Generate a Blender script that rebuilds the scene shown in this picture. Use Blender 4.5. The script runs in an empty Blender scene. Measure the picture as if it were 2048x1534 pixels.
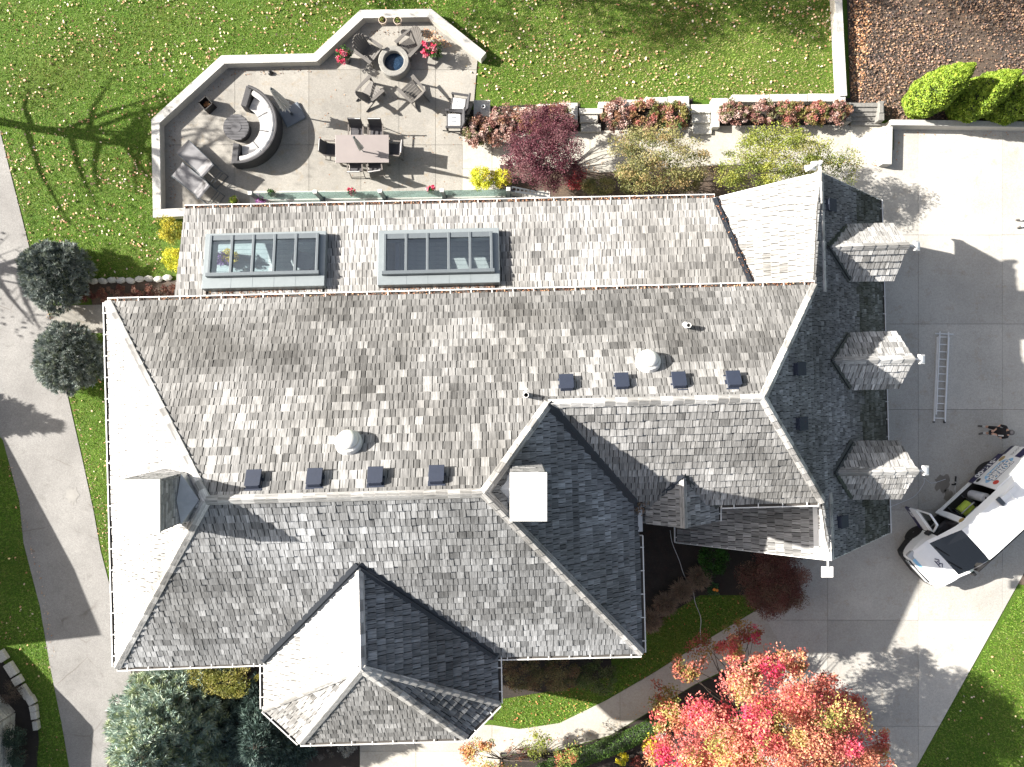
import bpy, math, random
import numpy as np
from math import radians, sin, cos, pi
from mathutils import Vector, Matrix

random.seed(7)
rng = np.random.default_rng(7)
sc = bpy.context.scene
col = sc.collection
# ------------------------------------------------------------------ camera, sky, sun, exposure
H, F, CX, CY = 28.9, 1469.0, 1024.0, 767.0
cam_d = bpy.data.cameras.new('camera'); cam = bpy.data.objects.new('camera', cam_d); col.objects.link(cam)
cam.location = (0, 0, H); cam.rotation_euler = (0, 0, 0)
cam_d.sensor_width = 36; cam_d.lens = 36 * F / 2048; cam_d.clip_end = 1000
sc.camera = cam
SUN_EL, SUN_AZ = radians(30.3), radians(11.5)
w = bpy.data.worlds.new('World'); sc.world = w; w.use_nodes = True
nt = w.node_tree
sky = nt.nodes.new('ShaderNodeTexSky'); sky.sky_type = 'NISHITA'; sky.sun_disc = False
sky.sun_elevation = SUN_EL; sky.sun_rotation = math.atan2(-cos(SUN_AZ), sin(SUN_AZ))
bgn = nt.nodes['Background']; bgn.inputs['Strength'].default_value = 0.062
hs_ = nt.nodes.new('ShaderNodeHueSaturation'); hs_.inputs['Saturation'].default_value = .72
nt.links.new(sky.outputs[0], hs_.inputs['Color']); nt.links.new(hs_.outputs[0], bgn.inputs['Color'])
sd = bpy.data.lights.new('sun', 'SUN'); sd.energy = 5.0; sd.angle = radians(0.55); sd.color = (1.0, 0.97, 0.92)
sun = bpy.data.objects.new('sun', sd); col.objects.link(sun)
sun.location = (-30, 6, 30)
sun.rotation_euler = Vector((cos(SUN_EL)*cos(SUN_AZ), -cos(SUN_EL)*sin(SUN_AZ), -sin(SUN_EL))).to_track_quat('-Z', 'Y').to_euler()
sc.view_settings.view_transform = 'Standard'; sc.view_settings.look = 'None'
sc.view_settings.exposure = 1.75; sc.view_settings.gamma = 1.0
sc.view_settings.use_white_balance = True; sc.view_settings.white_balance_temperature = 6800; sc.view_settings.white_balance_tint = 10
sky.dust_density = 3.0; sky.ozone_density = .4
sc.cycles.max_bounces = 6; sc.cycles.transparent_max_bounces = 12

# ------------------------------------------------------------------ helpers
def W(px, py, z=0.0):
    """pixel of the 2048 px photograph to a point at the height z of the thing it shows"""
    return Vector(((px-CX)/F*(H-z), -(py-CY)/F*(H-z), z))
def W2(p, z=0.0):
    v = W(p[0], p[1], z); return (v.x, v.y)

def nodes(name):
    m = bpy.data.materials.new(name); m.use_nodes = True
    t = m.node_tree; b = t.nodes['Principled BSDF']
    return m, t, b
def N(t, typ, **kw):
    n = t.nodes.new(typ)
    for k, v in kw.items():
        if k in n.inputs: n.inputs[k].default_value = v
        else: setattr(n, k, v)
    return n
def L(t, a, b): t.links.new(a, b)
def mixc(t, fac, a, b, mode='MIX'):
    n = t.nodes.new('ShaderNodeMix'); n.data_type = 'RGBA'; n.blend_type = mode
    for s, i in ((fac, 0), (a, 6), (b, 7)):
        if isinstance(s, (int, float)): n.inputs[i].default_value = s
        elif isinstance(s, (tuple, list)): n.inputs[i].default_value = (*s[:3], 1)
        else: L(t, s, n.inputs[i])
    return n.outputs[2]
def ramp(t, src, p0, p1, c0=(0, 0, 0), c1=(1, 1, 1)):
    n = t.nodes.new('ShaderNodeValToRGB'); e = n.color_ramp.elements
    e[0].position = p0; e[1].position = p1; e[0].color = (*c0, 1); e[1].color = (*c1, 1)
    L(t, src, n.inputs[0]); return n.outputs[0]
def noise(t, scale, detail=4, rough=.6, vec=None, dim='3D'):
    n = N(t, 'ShaderNodeTexNoise', Scale=scale, Detail=detail, Roughness=rough); n.noise_dimensions = dim
    if vec is not None: L(t, vec, n.inputs['Vector'])
    return n.outputs['Fac']
def bump(t, b, src, strength=.3, dist=.01):
    n = N(t, 'ShaderNodeBump', Strength=strength, Distance=dist); L(t, src, n.inputs['Height']); L(t, n.outputs[0], b.inputs['Normal'])
def wpos(t):
    return t.nodes.new('ShaderNodeNewGeometry').outputs['Position']

def pm(name, c, rough=.5, metal=0.0, var=.12, scale=6, bumps=0.0, bscale=40, c2=None, attr=False):
    m, t, b = nodes(name)
    tc = t.nodes.new('ShaderNodeTexCoord').outputs['Object']
    nz = noise(t, scale, 5, .6, tc)
    base = c
    if attr:
        a = t.nodes.new('ShaderNodeAttribute'); a.attribute_name = 'col'; base = a.outputs['Color']
    if c2 is not None:
        o = mixc(t, ramp(t, nz, .35, .65), base, c2)
    else:
        k0, k1 = 1-var, 1+var
        o = mixc(t, 1.0, base, ramp(t, nz, .25, .75, (k0,)*3, (k1,)*3), 'MULTIPLY')
    L(t, o, b.inputs['Base Color'])
    b.inputs['Roughness'].default_value = rough; b.inputs['Metallic'].default_value = metal
    if bumps: bump(t, b, noise(t, bscale, 6, .65, tc), bumps, .01)
    return m

def concrete(name, c, dark, stain=(.2, .16, .11), scale=.5, fine=60, bstr=.25):
    m, t, b = nodes(name); p = wpos(t)
    n1 = noise(t, scale, 6, .62, p); n2 = noise(t, fine, 3, .7, p); n3 = noise(t, scale*4.3, 5, .7, p)
    o = mixc(t, ramp(t, n1, .38, .68), c, dark)
    o = mixc(t, ramp(t, n3, .55, .85), o, stain)
    mul = mixc(t, 1.0, o, ramp(t, n2, .25, .75, (.62,)*3, (1.3,)*3), 'MULTIPLY')
    n5 = noise(t, 14, 4, .7, p); mul = mixc(t, 1.0, mul, ramp(t, n5, .3, .7, (.86,)*3, (1.1,)*3), 'MULTIPLY')
    oi = t.nodes.new('ShaderNodeObjectInfo'); mul = mixc(t, 1.0, mul, ramp(t, oi.outputs['Random'], 0, 1, (.88, .88, .87), (1.07, 1.07, 1.06)), 'MULTIPLY')
    n4 = noise(t, scale*1.7+.3, 8, .75, p); mul = mixc(t, ramp(t, n4, .60, .80, (0, 0, 0), (.45, .45, .45)), mul, tuple(x*.55 for x in dark))
    L(t, mul, b.inputs['Base Color']); b.inputs['Roughness'].default_value = .88
    bump(t, b, n2, bstr, .006)
    return m

def foliage(name, trans=.3, rough=.55):
    m, t, b = nodes(name)
    a = t.nodes.new('ShaderNodeAttribute'); a.attribute_name = 'col'
    L(t, a.outputs['Color'], b.inputs['Base Color']); b.inputs['Roughness'].default_value = rough
    b.inputs['Specular IOR Level'].default_value = .3
    tr = t.nodes.new('ShaderNodeBsdfTranslucent'); L(t, a.outputs['Color'], tr.inputs['Color'])
    mx = t.nodes.new('ShaderNodeMixShader'); mx.inputs[0].default_value = trans
    L(t, b.outputs[0], mx.inputs[1]); L(t, tr.outputs[0], mx.inputs[2])
    L(t, mx.outputs[0], t.nodes['Material Output'].inputs['Surface'])
    return m

M = {}
def mats():
    # grass
    m, t, b = nodes('grass'); p = wpos(t)
    n1 = noise(t, .35, 5, .6, p); n2 = noise(t, 2.2, 5, .7, p); n3 = noise(t, 28, 4, .75, p)
    o = mixc(t, ramp(t, n1, .35, .7), (.055, .115, .012), (.09, .14, .022))
    o = mixc(t, ramp(t, n2, .58, .8), o, (.11, .11, .04))
    o = mixc(t, 1.0, o, ramp(t, n3, .25, .75, (.45,)*3, (1.5,)*3), 'MULTIPLY')
    L(t, o, b.inputs['Base Color']); b.inputs['Roughness'].default_value = .8
    b.inputs['Specular IOR Level'].default_value = .15
    bump(t, b, n3, .9, .04); M['grass'] = m
    M['blade'] = foliage('grass_blade', .25)
    M['leaf'] = foliage('leaf', .32)
    M['needle'] = foliage('needle', .12, .6)
    M['litter'] = foliage('leaf_litter', .1, .7)
    M['drive'] = concrete('driveway_concrete', (.43, .415, .39), (.34, .33, .31), (.31, .26, .20), .45)
    M['patio'] = concrete('patio_concrete', (.285, .272, .25), (.215, .206, .19), (.24, .18, .11), .6)
    M['walk'] = concrete('walk_concrete', (.43, .41, .37), (.36, .345, .31), (.3, .24, .17), .6)
    M['caps'] = concrete('wall_cap_concrete', (.46, .455, .44), (.40, .395, .38), (.33, .30, .26), .9)
    M['limestone'] = concrete('limestone', (.50, .49, .46), (.42, .41, .38), (.33, .31, .27), 1.8, 30, .5)
    M['asphalt'] = concrete('worn_asphalt', (.24, .235, .23), (.18, .175, .172), (.14, .136, .13), .5, 45, .5)
    m_ = M['asphalt']; t = m_.node_tree; b = t.nodes['Principled BSDF']; p = wpos(t)
    nzv = N(t, 'ShaderNodeTexNoise', Scale=.9, Detail=5); L(t, p, nzv.inputs['Vector'])
    dv = mixc(t, .35, p, nzv.outputs['Color'], 'ADD')
    vo = t.nodes.new('ShaderNodeTexVoronoi'); vo.feature = 'DISTANCE_TO_EDGE'; vo.inputs['Scale'].default_value = .38; L(t, dv, vo.inputs['Vector'])
    src = b.inputs['Base Color'].links[0].from_socket
    mk = mixc(t, ramp(t, noise(t, .5, 3, .6, p), .50, .62), (1, 1, 1), ramp(t, vo.outputs['Distance'], .002, .009))
    L(t, mixc(t, mk, (.12, .11, .10), src), b.inputs['Base Color'])
    M['joint'] = pm('joint_dirt_gutter_shade', (.06, .055, .05), .95)
    M['mulch'] = concrete('dark_mulch', (.028, .022, .018), (.016, .013, .011), (.05, .038, .03), 3, 24, 1.0)
    M['leafbed'] = concrete('leaf_covered_soil', (.10, .07, .05), (.05, .042, .038), (.17, .11, .07), .8, 22, 1.0)
    # weathered shake: colour per piece, grain along the piece
    m, t, b = nodes('weathered_shake')
    a = t.nodes.new('ShaderNodeAttribute'); a.attribute_name = 'col'
    uv = t.nodes.new('ShaderNodeUVMap').outputs[0]
    mp = N(t, 'ShaderNodeMapping'); mp.inputs['Scale'].default_value = (26, 1.6, 1); L(t, uv, mp.inputs[0])
    g = noise(t, 1.0, 5, .7, mp.outputs[0])
    mp2 = N(t, 'ShaderNodeMapping'); mp2.inputs['Scale'].default_value = (11, 1.0, 1); L(t, uv, mp2.inputs[0])
    g2 = noise(t, 1.0, 3, .6, mp2.outputs[0])
    big = noise(t, .28, 5, .62, wpos(t))
    o = mixc(t, 1.0, a.outputs['Color'], ramp(t, g, .28, .72, (.38,)*3, (1.6,)*3), 'MULTIPLY')
    o = mixc(t, 1.0, o, ramp(t, g2, .3, .7, (.68,)*3, (1.3,)*3), 'MULTIPLY')
    o = mixc(t, 1.0, o, ramp(t, big, .34, .66, (.66, .65, .63), (1.2, 1.2, 1.2)), 'MULTIPLY')
    L(t, o, b.inputs['Base Color']); b.inputs['Roughness'].default_value = .85
    b.inputs['Specular IOR Level'].default_value = .25
    bump(t, b, g, .5, .008); M['shake'] = m
    M['under'] = pm('roof_underlay', (.035, .034, .033), .9)
    M['white_metal'] = pm('white_painted_metal', (.62, .62, .61), .45, .0, .06)
    M['flash'] = pm('dark_metal_flashing', (.022, .026, .034), .5, .2)
    M['skymetal'] = pm('grey_skylight_metal', (.22, .25, .265), .4, .25, .06)
    M['skydark'] = pm('dark_skylight_bar', (.13, .15, .165), .4, .3, .06)
    M['ventblack'] = pm('dark_vent_metal', (.013, .02, .04), .75, 0)
    M['dome'] = pm('white_dome', (.66, .66, .63), .25, 0, .04)
    M['stucco'] = pm('pale_stucco', (.42, .40, .36), .9, bumps=.3)
    M['stone'] = pm('stacked_stone', (.36, .36, .35), .85, var=.35, scale=8, bumps=.5, attr=True)
    M['copper'] = pm('zinc_sheet', (.42, .43, .44), .45, .3)
    # tinted glass, seen through and reflecting
    def glass(name, tint, refl):
        m, t, b = nodes(name)
        tr = t.nodes.new('ShaderNodeBsdfTransparent'); tr.inputs[0].default_value = (*tint, 1)
        gl = t.nodes.new('ShaderNodeBsdfGlossy'); gl.inputs['Roughness'].default_value = .02
        fr = t.nodes.new('ShaderNodeLayerWeight'); fr.inputs[0].default_value = .5
        pw = N(t, 'ShaderNodeMath', operation='POWER'); pw.inputs[1].default_value = 3.5; L(t, fr.outputs['Facing'], pw.inputs[0])
        mth = N(t, 'ShaderNodeMath', operation='MULTIPLY_ADD'); mth.inputs[1].default_value = .8; mth.inputs[2].default_value = refl
        L(t, pw.outputs[0], mth.inputs[0])
        mx = t.nodes.new('ShaderNodeMixShader'); L(t, mth.outputs[0], mx.inputs[0])
        L(t, tr.outputs[0], mx.inputs[1]); L(t, gl.outputs[0], mx.inputs[2])
        L(t, mx.outputs[0], t.nodes['Material Output'].inputs['Surface']); return m
    M['glass'] = glass('skylight_glass', (.9, .95, .96), .14)
    M['railglass'] = glass('green_rail_glass', (.72, .86, .84), .07)
    M['vanglass'] = glass('van_glass', (.10, .13, .14), .12)
    M['wicker'] = pm('charcoal_wicker', (.035, .035, .04), .7, bumps=.6, bscale=120)
    M['cushion'] = pm('white_cushion', (.5, .5, .5), .9, bumps=.2, bscale=30)
    M['cushion_grey'] = pm('grey_cushion', (.3, .3, .305), .9, bumps=.2, bscale=30)
    M['polywood'] = pm('dark_grey_lumber', (.105, .098, .092), .6, var=.2)
    M['sling'] = pm('charcoal_sling', (.055, .053, .06), .75)
    M['lsling'] = pm('silver_sling', (.15, .15, .16), .6)
    M['frame'] = pm('brown_grey_frame', (.14, .125, .115), .45, .2)
    M['tabletop'] = pm('taupe_table_top', (.225, .2, .195), .4, var=.06, scale=2)
    M['pitstone'] = concrete('fire_pit_concrete', (.26, .255, .24), (.21, .205, .195), (.2, .18, .16), 2, 50)
    M['fireglass'] = pm('blue_black_fire_glass', (.012, .03, .06), .15, 0, .6, 25, 1.0, 30)
    M['canopy'] = pm('grey_white_canvas', (.5, .495, .49), .9)
    M['base'] = pm('blue_grey_base', (.12, .14, .17), .45)
    M['steel'] = pm('grey_steel', (.11, .125, .14), .35, .5)
    M['alu'] = pm('aluminium', (.55, .56, .57), .45, .15)
    M['ladder_alu'] = pm('bright_aluminium', (.68, .69, .70), .5, 0, .08)
    M['terracotta'] = pm('pale_pot', (.45, .37, .30), .8)
    M['darkpot'] = pm('dark_pot', (.03, .03, .03), .6)
    M['soil'] = pm('soil', (.035, .025, .018), .95, bumps=1)
    M['bark'] = pm('bark', (.07, .055, .045), .9, bumps=.6, bscale=30)
    M['darkgreen'] = pm('shaded_twigs', (.022, .032, .018), .9, bumps=1, bscale=20)
    M['slate'] = pm('charcoal_resin', (.06, .06, .068), .6)
    M['timber'] = pm('weathered_timber', (.17, .165, .155), .9, var=.3, scale=12)
    M['vanwhite'] = pm('van_white_paint', (.84, .85, .86), .25, 0, .02)
    M['navy'] = pm('navy_vinyl', (.018, .016, .07), .35)
    M['sky_blue'] = pm('sky_blue_vinyl', (.22, .47, .72), .35)
    M['red'] = pm('red_vinyl', (.6, .07, .045), .4)
    M['gold'] = pm('gold_vinyl', (.38, .27, .10), .4)
    M['black'] = pm('black_plastic', (.012, .012, .013), .5)
    M['rubber'] = pm('tyre_rubber', (.016, .016, .017), .8)
    M['hosegreen'] = pm('lime_hose', (.42, .55, .08), .5)
    M['whitep'] = pm('white_plastic', (.6, .62, .64), .4)
    M['lamp_clear'] = pm('headlight_plastic', (.5, .52, .53), .12, .3)
    M['amber'] = pm('amber_lens', (.75, .25, .03), .2)
    M['skin'] = pm('skin', (.50, .30, .22), .55, var=.06)
    M['shirt'] = pm('black_shirt', (.012, .012, .016), .9)
    M['shorts'] = pm('black_shorts', (.008, .008, .010), .9)
    M['sock'] = pm('white_sock', (.55, .55, .56), .9)
    M['shoe'] = pm('grey_shoe', (.075, .07, .065), .8)
    M['cap'] = pm('dark_cap', (.02, .02, .025), .9)
    M['deck'] = pm('pale_deck_board', (.42, .47, .48), .6, var=.1)
    M['brownwall'] = pm('brown_wood_wall', (.22, .13, .08), .7)
    M['lightwall'] = pm('lilac_grey_wall', (.36, .33, .37), .8)
    M['tank'] = pm('white_tank', (.55, .57, .62), .4)
mats()

def link(o, parent=None):
    col.objects.link(o)
    if parent is not None: o.parent = parent
    return o
def tag(o, label=None, cat=None, group=None, kind=None):
    if label: o['label'] = label
    if cat: o['category'] = cat
    if group: o['group'] = group
    if kind: o['kind'] = kind
    return o
def thing(name, label, cat, loc=(0, 0, 0), rz=0.0, group=None):
    o = bpy.data.objects.new(name, None); o.empty_display_size = .2
    o.location = loc; o.rotation_euler = (0, 0, rz); link(o)
    return tag(o, label, cat, group)
def copy_tree(o, parent=None):
    c = o.copy(); link(c, parent)
    for ch in list(o.children): copy_tree(ch, c)
    return c

class MB:
    def __init__(s): s.v = []; s.f = []; s.m = []; s.c = []
    def add(s, vs, fs, mi=0, c=None):
        b = len(s.v); s.v += [tuple(v) for v in vs]
        for f in fs: s.f.append([b+i for i in f]); s.m.append(mi); s.c.append(c or (.5, .5, .5))
        return s
    def box(s, c, d, R=None, mi=0, cc=None, taper=1.0):
        x, y, z = d[0]/2, d[1]/2, d[2]/2; k = taper
        P = [(-x, -y, -z), (x, -y, -z), (x, y, -z), (-x, y, -z), (-x*k, -y*k, z), (x*k, -y*k, z), (x*k, y*k, z), (-x*k, y*k, z)]
        if isinstance(R, (int, float)): R = Matrix.Rotation(R, 3, 'Z')
        c = Vector(c)
        P = [c + (R @ Vector(p) if R is not None else Vector(p)) for p in P]
        return s.add(P, [(3, 2, 1, 0), (4, 5, 6, 7), (0, 1, 5, 4), (1, 2, 6, 5), (2, 3, 7, 6), (3, 0, 4, 7)], mi, cc)
    def bar(s, a, b, wd, th, up=(0, 0, 1), mi=0):
        a = Vector(a); b = Vector(b); d = b-a; ln = d.length; d = d/ln; u = Vector(up)
        y = u.cross(d)
        if y.length < 1e-4: y = Vector((0, 1, 0)).cross(d)
        y.normalize(); z = d.cross(y)
        R = Matrix((d, y, z)).transposed()
        return s.box((a+b)/2, (ln, wd, th), R, mi)
    def tube(s, pts, r, n=8, mi=0, cap=True, cc=None):
        pts = [Vector(p) for p in pts]; rs = r if isinstance(r, (list, tuple)) else [r]*len(pts)
        vs = []; fs = []; ref = None
        for i, p in enumerate(pts):
            d = (pts[min(i+1, len(pts)-1)] - pts[max(i-1, 0)]).normalized()
            if ref is None:
                ref = Vector((0, 0, 1)) if abs(d.z) < .9 else Vector((1, 0, 0))
            a = (ref - d*ref.dot(d)); a = a.normalized() if a.length > 1e-5 else d.orthogonal().normalized(); ref = a
            b = d.cross(a)
            for k in range(n):
                q = 2*pi*k/n; vs.append(p + (a*cos(q)+b*sin(q))*rs[i])
        for i in range(len(pts)-1):
            for k in range(n):
                k2 = (k+1) % n; fs.append((i*n+k, i*n+k2, (i+1)*n+k2, (i+1)*n+k))
        if cap: fs.append(tuple(range(n-1, -1, -1))); fs.append(tuple((len(pts)-1)*n+k for k in range(n)))
        return s.add(vs, fs, mi, cc)
    def lathe(s, prof, n=24, c=(0, 0, 0), mi=0, cap=True, a0=0, a1=2*pi, sq=(1, 1)):
        full = abs(a1-a0-2*pi) < 1e-6; m = n if full else n+1
        vs = []; fs = []
        for r, z in prof:
            for k in range(m):
                q = a0+(a1-a0)*k/n; vs.append((c[0]+r*cos(q)*sq[0], c[1]+r*sin(q)*sq[1], c[2]+z))
        for i in range(len(prof)-1):
            for k in range(n):
                k2 = (k+1) % m; fs.append((i*m+k, i*m+k2, (i+1)*m+k2, (i+1)*m+k))
        if cap and full: fs.append(tuple(range(m-1, -1, -1))); fs.append(tuple((len(prof)-1)*m+k for k in range(m)))
        return s.add(vs, fs, mi)
    def prism(s, poly, z0, z1, mi=0):
        a = sum(poly[i][0]*poly[(i+1) % len(poly)][1]-poly[(i+1) % len(poly)][0]*poly[i][1] for i in range(len(poly)))
        if a < 0: poly = poly[::-1]
        n = len(poly)
        vs = [(p[0], p[1], z0) for p in poly]+[(p[0], p[1], z1) for p in poly]
        fs = [tuple(range(n-1, -1, -1)), tuple(range(n, 2*n))]+[(i, (i+1) % n, n+(i+1) % n, n+i) for i in range(n)]
        return s.add(vs, fs, mi)
    def slab3(s, poly, dz, mi=0):
        """sheet with thickness below a tilted polygon"""
        n = len(poly); vs = [tuple(p) for p in poly]+[(p[0], p[1], p[2]-dz) for p in poly]
        fs = [tuple(range(n)), tuple(range(2*n-1, n-1, -1))]+[(i, n+i, n+(i+1) % n, (i+1) % n) for i in range(n)]
        return s.add(vs, fs, mi)
    def build(s, name, mat, parent=None, smooth=False, bevel=0, loc=None, rz=None, attr=False):
        me = bpy.data.meshes.new(name); me.from_pydata(s.v, [], s.f)
        for m in (mat if isinstance(mat, (list, tuple)) else [mat]): me.materials.append(M[m] if isinstance(m, str) else m)
        me.polygons.foreach_set('material_index', s.m)
        if smooth: me.polygons.foreach_set('use_smooth', [True]*len(s.f))
        if attr:
            a = me.attributes.new('col', 'FLOAT_COLOR', 'FACE')
            a.data.foreach_set('color', np.array([(*c, 1) for c in s.c], np.float32).ravel())
        me.update()
        o = bpy.data.objects.new(name, me); link(o, parent)
        if bevel:
            b = o.modifiers.new('bevel', 'BEVEL'); b.width = bevel; b.segments = 2; b.limit_method = 'ANGLE'
        if loc is not None: o.location = loc
        if rz is not None: o.rotation_euler = (0, 0, rz)
        return o

def quads(name, V, C, mat, parent=None, k=4):
    """n loose k-gons in one mesh with one colour each"""
    V = np.asarray(V, np.float32).reshape(-1, 3); n = len(V)//k
    me = bpy.data.meshes.new(name)
    me.vertices.add(n*k); me.vertices.foreach_set('co', V.ravel())
    me.loops.add(n*k); me.loops.foreach_set('vertex_index', np.arange(n*k, dtype=np.int32))
    me.polygons.add(n); me.polygons.foreach_set('loop_start', np.arange(0, n*k, k, dtype=np.int32))
    me.materials.append(M[mat]); me.update(calc_edges=True)
    a = me.attributes.new('col', 'FLOAT_COLOR', 'FACE')
    a.data.foreach_set('color', np.concatenate([C, np.ones((n, 1))], 1).astype(np.float32).ravel())
    o = bpy.data.objects.new(name, me); link(o, parent); return o

def leafgeo(P, size, aspect=.5, up=.6, jit=.35, D=None):
    """rhombic leaves at points P; D optional growth direction"""
    n = len(P); nr = rng.normal(size=(n, 3)); nr[:, 2] = np.abs(nr[:, 2])*.8+up
    nr /= np.linalg.norm(nr, axis=1)[:, None]
    t = rng.normal(size=(n, 3)) if D is None else D+rng.normal(size=(n, 3))*.35
    t -= nr*(t*nr).sum(1)[:, None]; t /= np.linalg.norm(t, axis=1)[:, None]+1e-9
    b = np.cross(nr, t)
    s = (size*(1+jit*rng.uniform(-1, 1, n)))[:, None]
    return np.stack([P-t*s*.5, P+b*s*.5*aspect, P+t*s*.5, P-b*s*.5*aspect], 1)

def pal(cols, n, jit=.18, idx=None):
    cols = np.array(cols); i = rng.integers(0, len(cols), n) if idx is None else idx
    return np.clip(cols[i]*(1+rng.uniform(-jit, jit, (n, 1)))*(1+rng.uniform(-.06, .06, (n, 3))), .002, .95)

def crown(c, r, n, leaf, cols, clumps=40, cr=.28, shell=.55, aspect=.55, up=.5, flat=.75, seed_dirs=None, low=-.55):
    """leaves in clumps spread through an ellipsoid; returns verts, colours, clump centres"""
    d = rng.normal(size=(clumps, 3)); d /= np.linalg.norm(d, axis=1)[:, None]
    d[:, 2] = np.where(d[:, 2] < low, -d[:, 2], d[:, 2])
    rad = shell+(1-shell)*rng.uniform(0, 1, clumps)**.6
    cc = d*rad[:, None]*np.array(r)*(1-cr*.6)
    ci = rng.integers(0, clumps, n); csz = cr*rng.uniform(.55, 1.25, clumps)
    g = rng.normal(size=(n, 3)); g /= np.linalg.norm(g, axis=1)[:, None]; g *= (rng.uniform(0, 1, n)**.45)[:, None]
    P = cc[ci]+g*(csz[ci])[:, None]*np.array([r[0], r[1], r[2]*flat])+np.array(c)
    pi_ = rng.integers(0, len(cols), clumps)
    mixm = np.where(rng.uniform(size=n) < .9, pi_[ci], rng.integers(0, len(cols), n))
    return leafgeo(P, leaf, aspect, up), pal(cols, n, .17, mixm), cc+np.array(c)

def inpoly(pts, poly):
    x, y = pts[:, 0], pts[:, 1]; r = np.zeros(len(pts), bool); n = len(poly)
    for i in range(n):
        x0, y0 = poly[i]; x1, y1 = poly[(i+1) % n]
        if y0 == y1: continue
        c = ((y0 > y) != (y1 > y)) & (x < (x1-x0)*(y-y0)/(y1-y0)+x0); r ^= c
    return r
def scatter(poly_px, dens=None, n=None):
    P = [W2(p) for p in poly_px]; a = np.array(P); lo, hi = a.min(0), a.max(0)
    area = (hi-lo).prod(); k = int(area*dens) if dens else n*3
    q = rng.uniform(lo, hi, (k, 2)); q = q[inpoly(q, P)]
    return q[:n] if n and not dens else q

def clip_poly(poly, x0, x1, y0, y1):
    def cl(ps, ax, v, sgn):
        o = []
        for i in range(len(ps)):
            a, b = ps[i], ps[(i+1) % len(ps)]
            da, db = (a[ax]-v)*sgn, (b[ax]-v)*sgn
            if da >= 0: o.append(a)
            if (da >= 0) != (db >= 0):
                k = da/(da-db); o.append((a[0]+(b[0]-a[0])*k, a[1]+(b[1]-a[1])*k))
        return o
    for ax, v, s in ((0, x0, 1), (0, x1, -1), (1, y0, 1), (1, y1, -1)):
        poly = cl(poly, ax, v, s)
        if len(poly) < 3: return []
    o = []
    for p in poly:
        if not o or (abs(p[0]-o[-1][0])+abs(p[1]-o[-1][1])) > 1e-4: o.append(p)
    if len(o) > 2 and abs(o[0][0]-o[-1][0])+abs(o[0][1]-o[-1][1]) < 1e-4: o.pop()
    if len(o) < 3: return []
    ar = sum(o[i][0]*o[(i+1) % len(o)][1]-o[(i+1) % len(o)][0]*o[i][1] for i in range(len(o)))
    return o if abs(ar) > 2e-4 else []

def text_mesh(name, s, size, mat, parent, mtx, bold=0.0, sx=1.0):
    cu = bpy.data.curves.new(name, 'FONT'); cu.body = s; cu.size = size; cu.offset = bold; cu.align_x = 'CENTER'; cu.align_y = 'CENTER'
    o = bpy.data.objects.new(name, cu); col.objects.link(o)
    dg = bpy.context.evaluated_depsgraph_get(); me = bpy.data.meshes.new_from_object(o.evaluated_get(dg))
    col.objects.unlink(o); bpy.data.objects.remove(o)
    me.materials.clear(); me.materials.append(M[mat])
    t = bpy.data.objects.new(name, me); link(t, parent); t.matrix_local = mtx @ Matrix.Diagonal((sx, 1, 1, 1)); return t

# ------------------------------------------------------------------ ground, roads, paving
def sheet(name, poly, z, mat, kind='structure', parent=None, thick=None):
    b = MB()
    if thick: b.prism(poly, z-thick, z)
    else:
        a = sum(poly[i][0]*poly[(i+1) % len(poly)][1]-poly[(i+1) % len(poly)][0]*poly[i][1] for i in range(len(poly)))
        if a < 0: poly = poly[::-1]
        b.add([(p[0], p[1], z) for p in poly], [tuple(range(len(poly)))])
    o = b.build(name, mat, parent)
    if kind and parent is None: o['kind'] = kind
    return o
def pxs(*p): return [W2(q) for q in p]
g = MB(); g.add([(-220, -220, -.012), (220, -220, -.012), (220, 220, -.012), (-220, 220, -.012)], [(0, 1, 2, 3)])
g.build('lawn_ground', 'grass')['kind'] = 'structure'

def paving(name, poly, xs, ys, z, mat, gap=.012, thick=.06, rot=0.0):
    """base of dirt with one slab object for each field between the joints"""
    base = sheet(name, poly, z-.03, 'joint')
    for i in range(len(xs)-1):
        for j in range(len(ys)-1):
            q = clip_poly(poly, xs[i]+gap/2, xs[i+1]-gap/2, ys[j]+gap/2, ys[j+1]-gap/2)
            if q:
                b = MB(); b.prism(q, z-.028, z+random.uniform(-.002, .002)); b.build('slab', mat, base)
    return base
X = lambda px: (px-CX)/F*H
Y = lambda py: -(py-CY)/F*H
drive = pxs((1540, 300), (1788, 300), (1788, 255), (2500, 262), (2500, 700), (2210, 880), (2048, 1145), (1832, 1534), (1690, 1790), (1400, 1790), (1470, 1420), (1566, 1300), (1520, 1216), (1610, 1060), (1500, 900))
paving('driveway', drive, [X(v) for v in (1300, 1655, 1836, 2004, 2172, 2340, 2600)], sorted(Y(v) for v in (240, 470, 648, 819, 1020, 1240, 1452, 1660, 1900)), .02, 'drive')
path = pxs((-320, 150), (0, 262), (22, 350), (45, 440), (75, 560), (105, 650), (135, 790), (165, 920), (188, 1026), (201, 1100), (219, 1169), (232, 1225), (262, 1330), (262, 1400), (232, 1450), (200, 1600), (150, 1600), (124, 1450), (100, 1331), (80, 1213), (47, 1085), (39, 1002), (6, 880), (-30, 840), (-320, 850))
sheet('asphalt_path', path, .008, 'asphalt')
sheet('side_walk', pxs((98, 612), (330, 606), (330, 663), (108, 668)), .014, 'patio', thick=.03)
patio = pxs((325, 250), (452, 135), (636, 130), (730, 44), (858, 42), (955, 118), (948, 205), (925, 262), (925, 410), (620, 420), (325, 425))
paving('patio', patio, [X(v) for v in (300, 470, 618, 722, 798, 871, 1000)], sorted(Y(v) for v in (20, 140, 290, 440)), .02, 'patio', .012)
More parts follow.
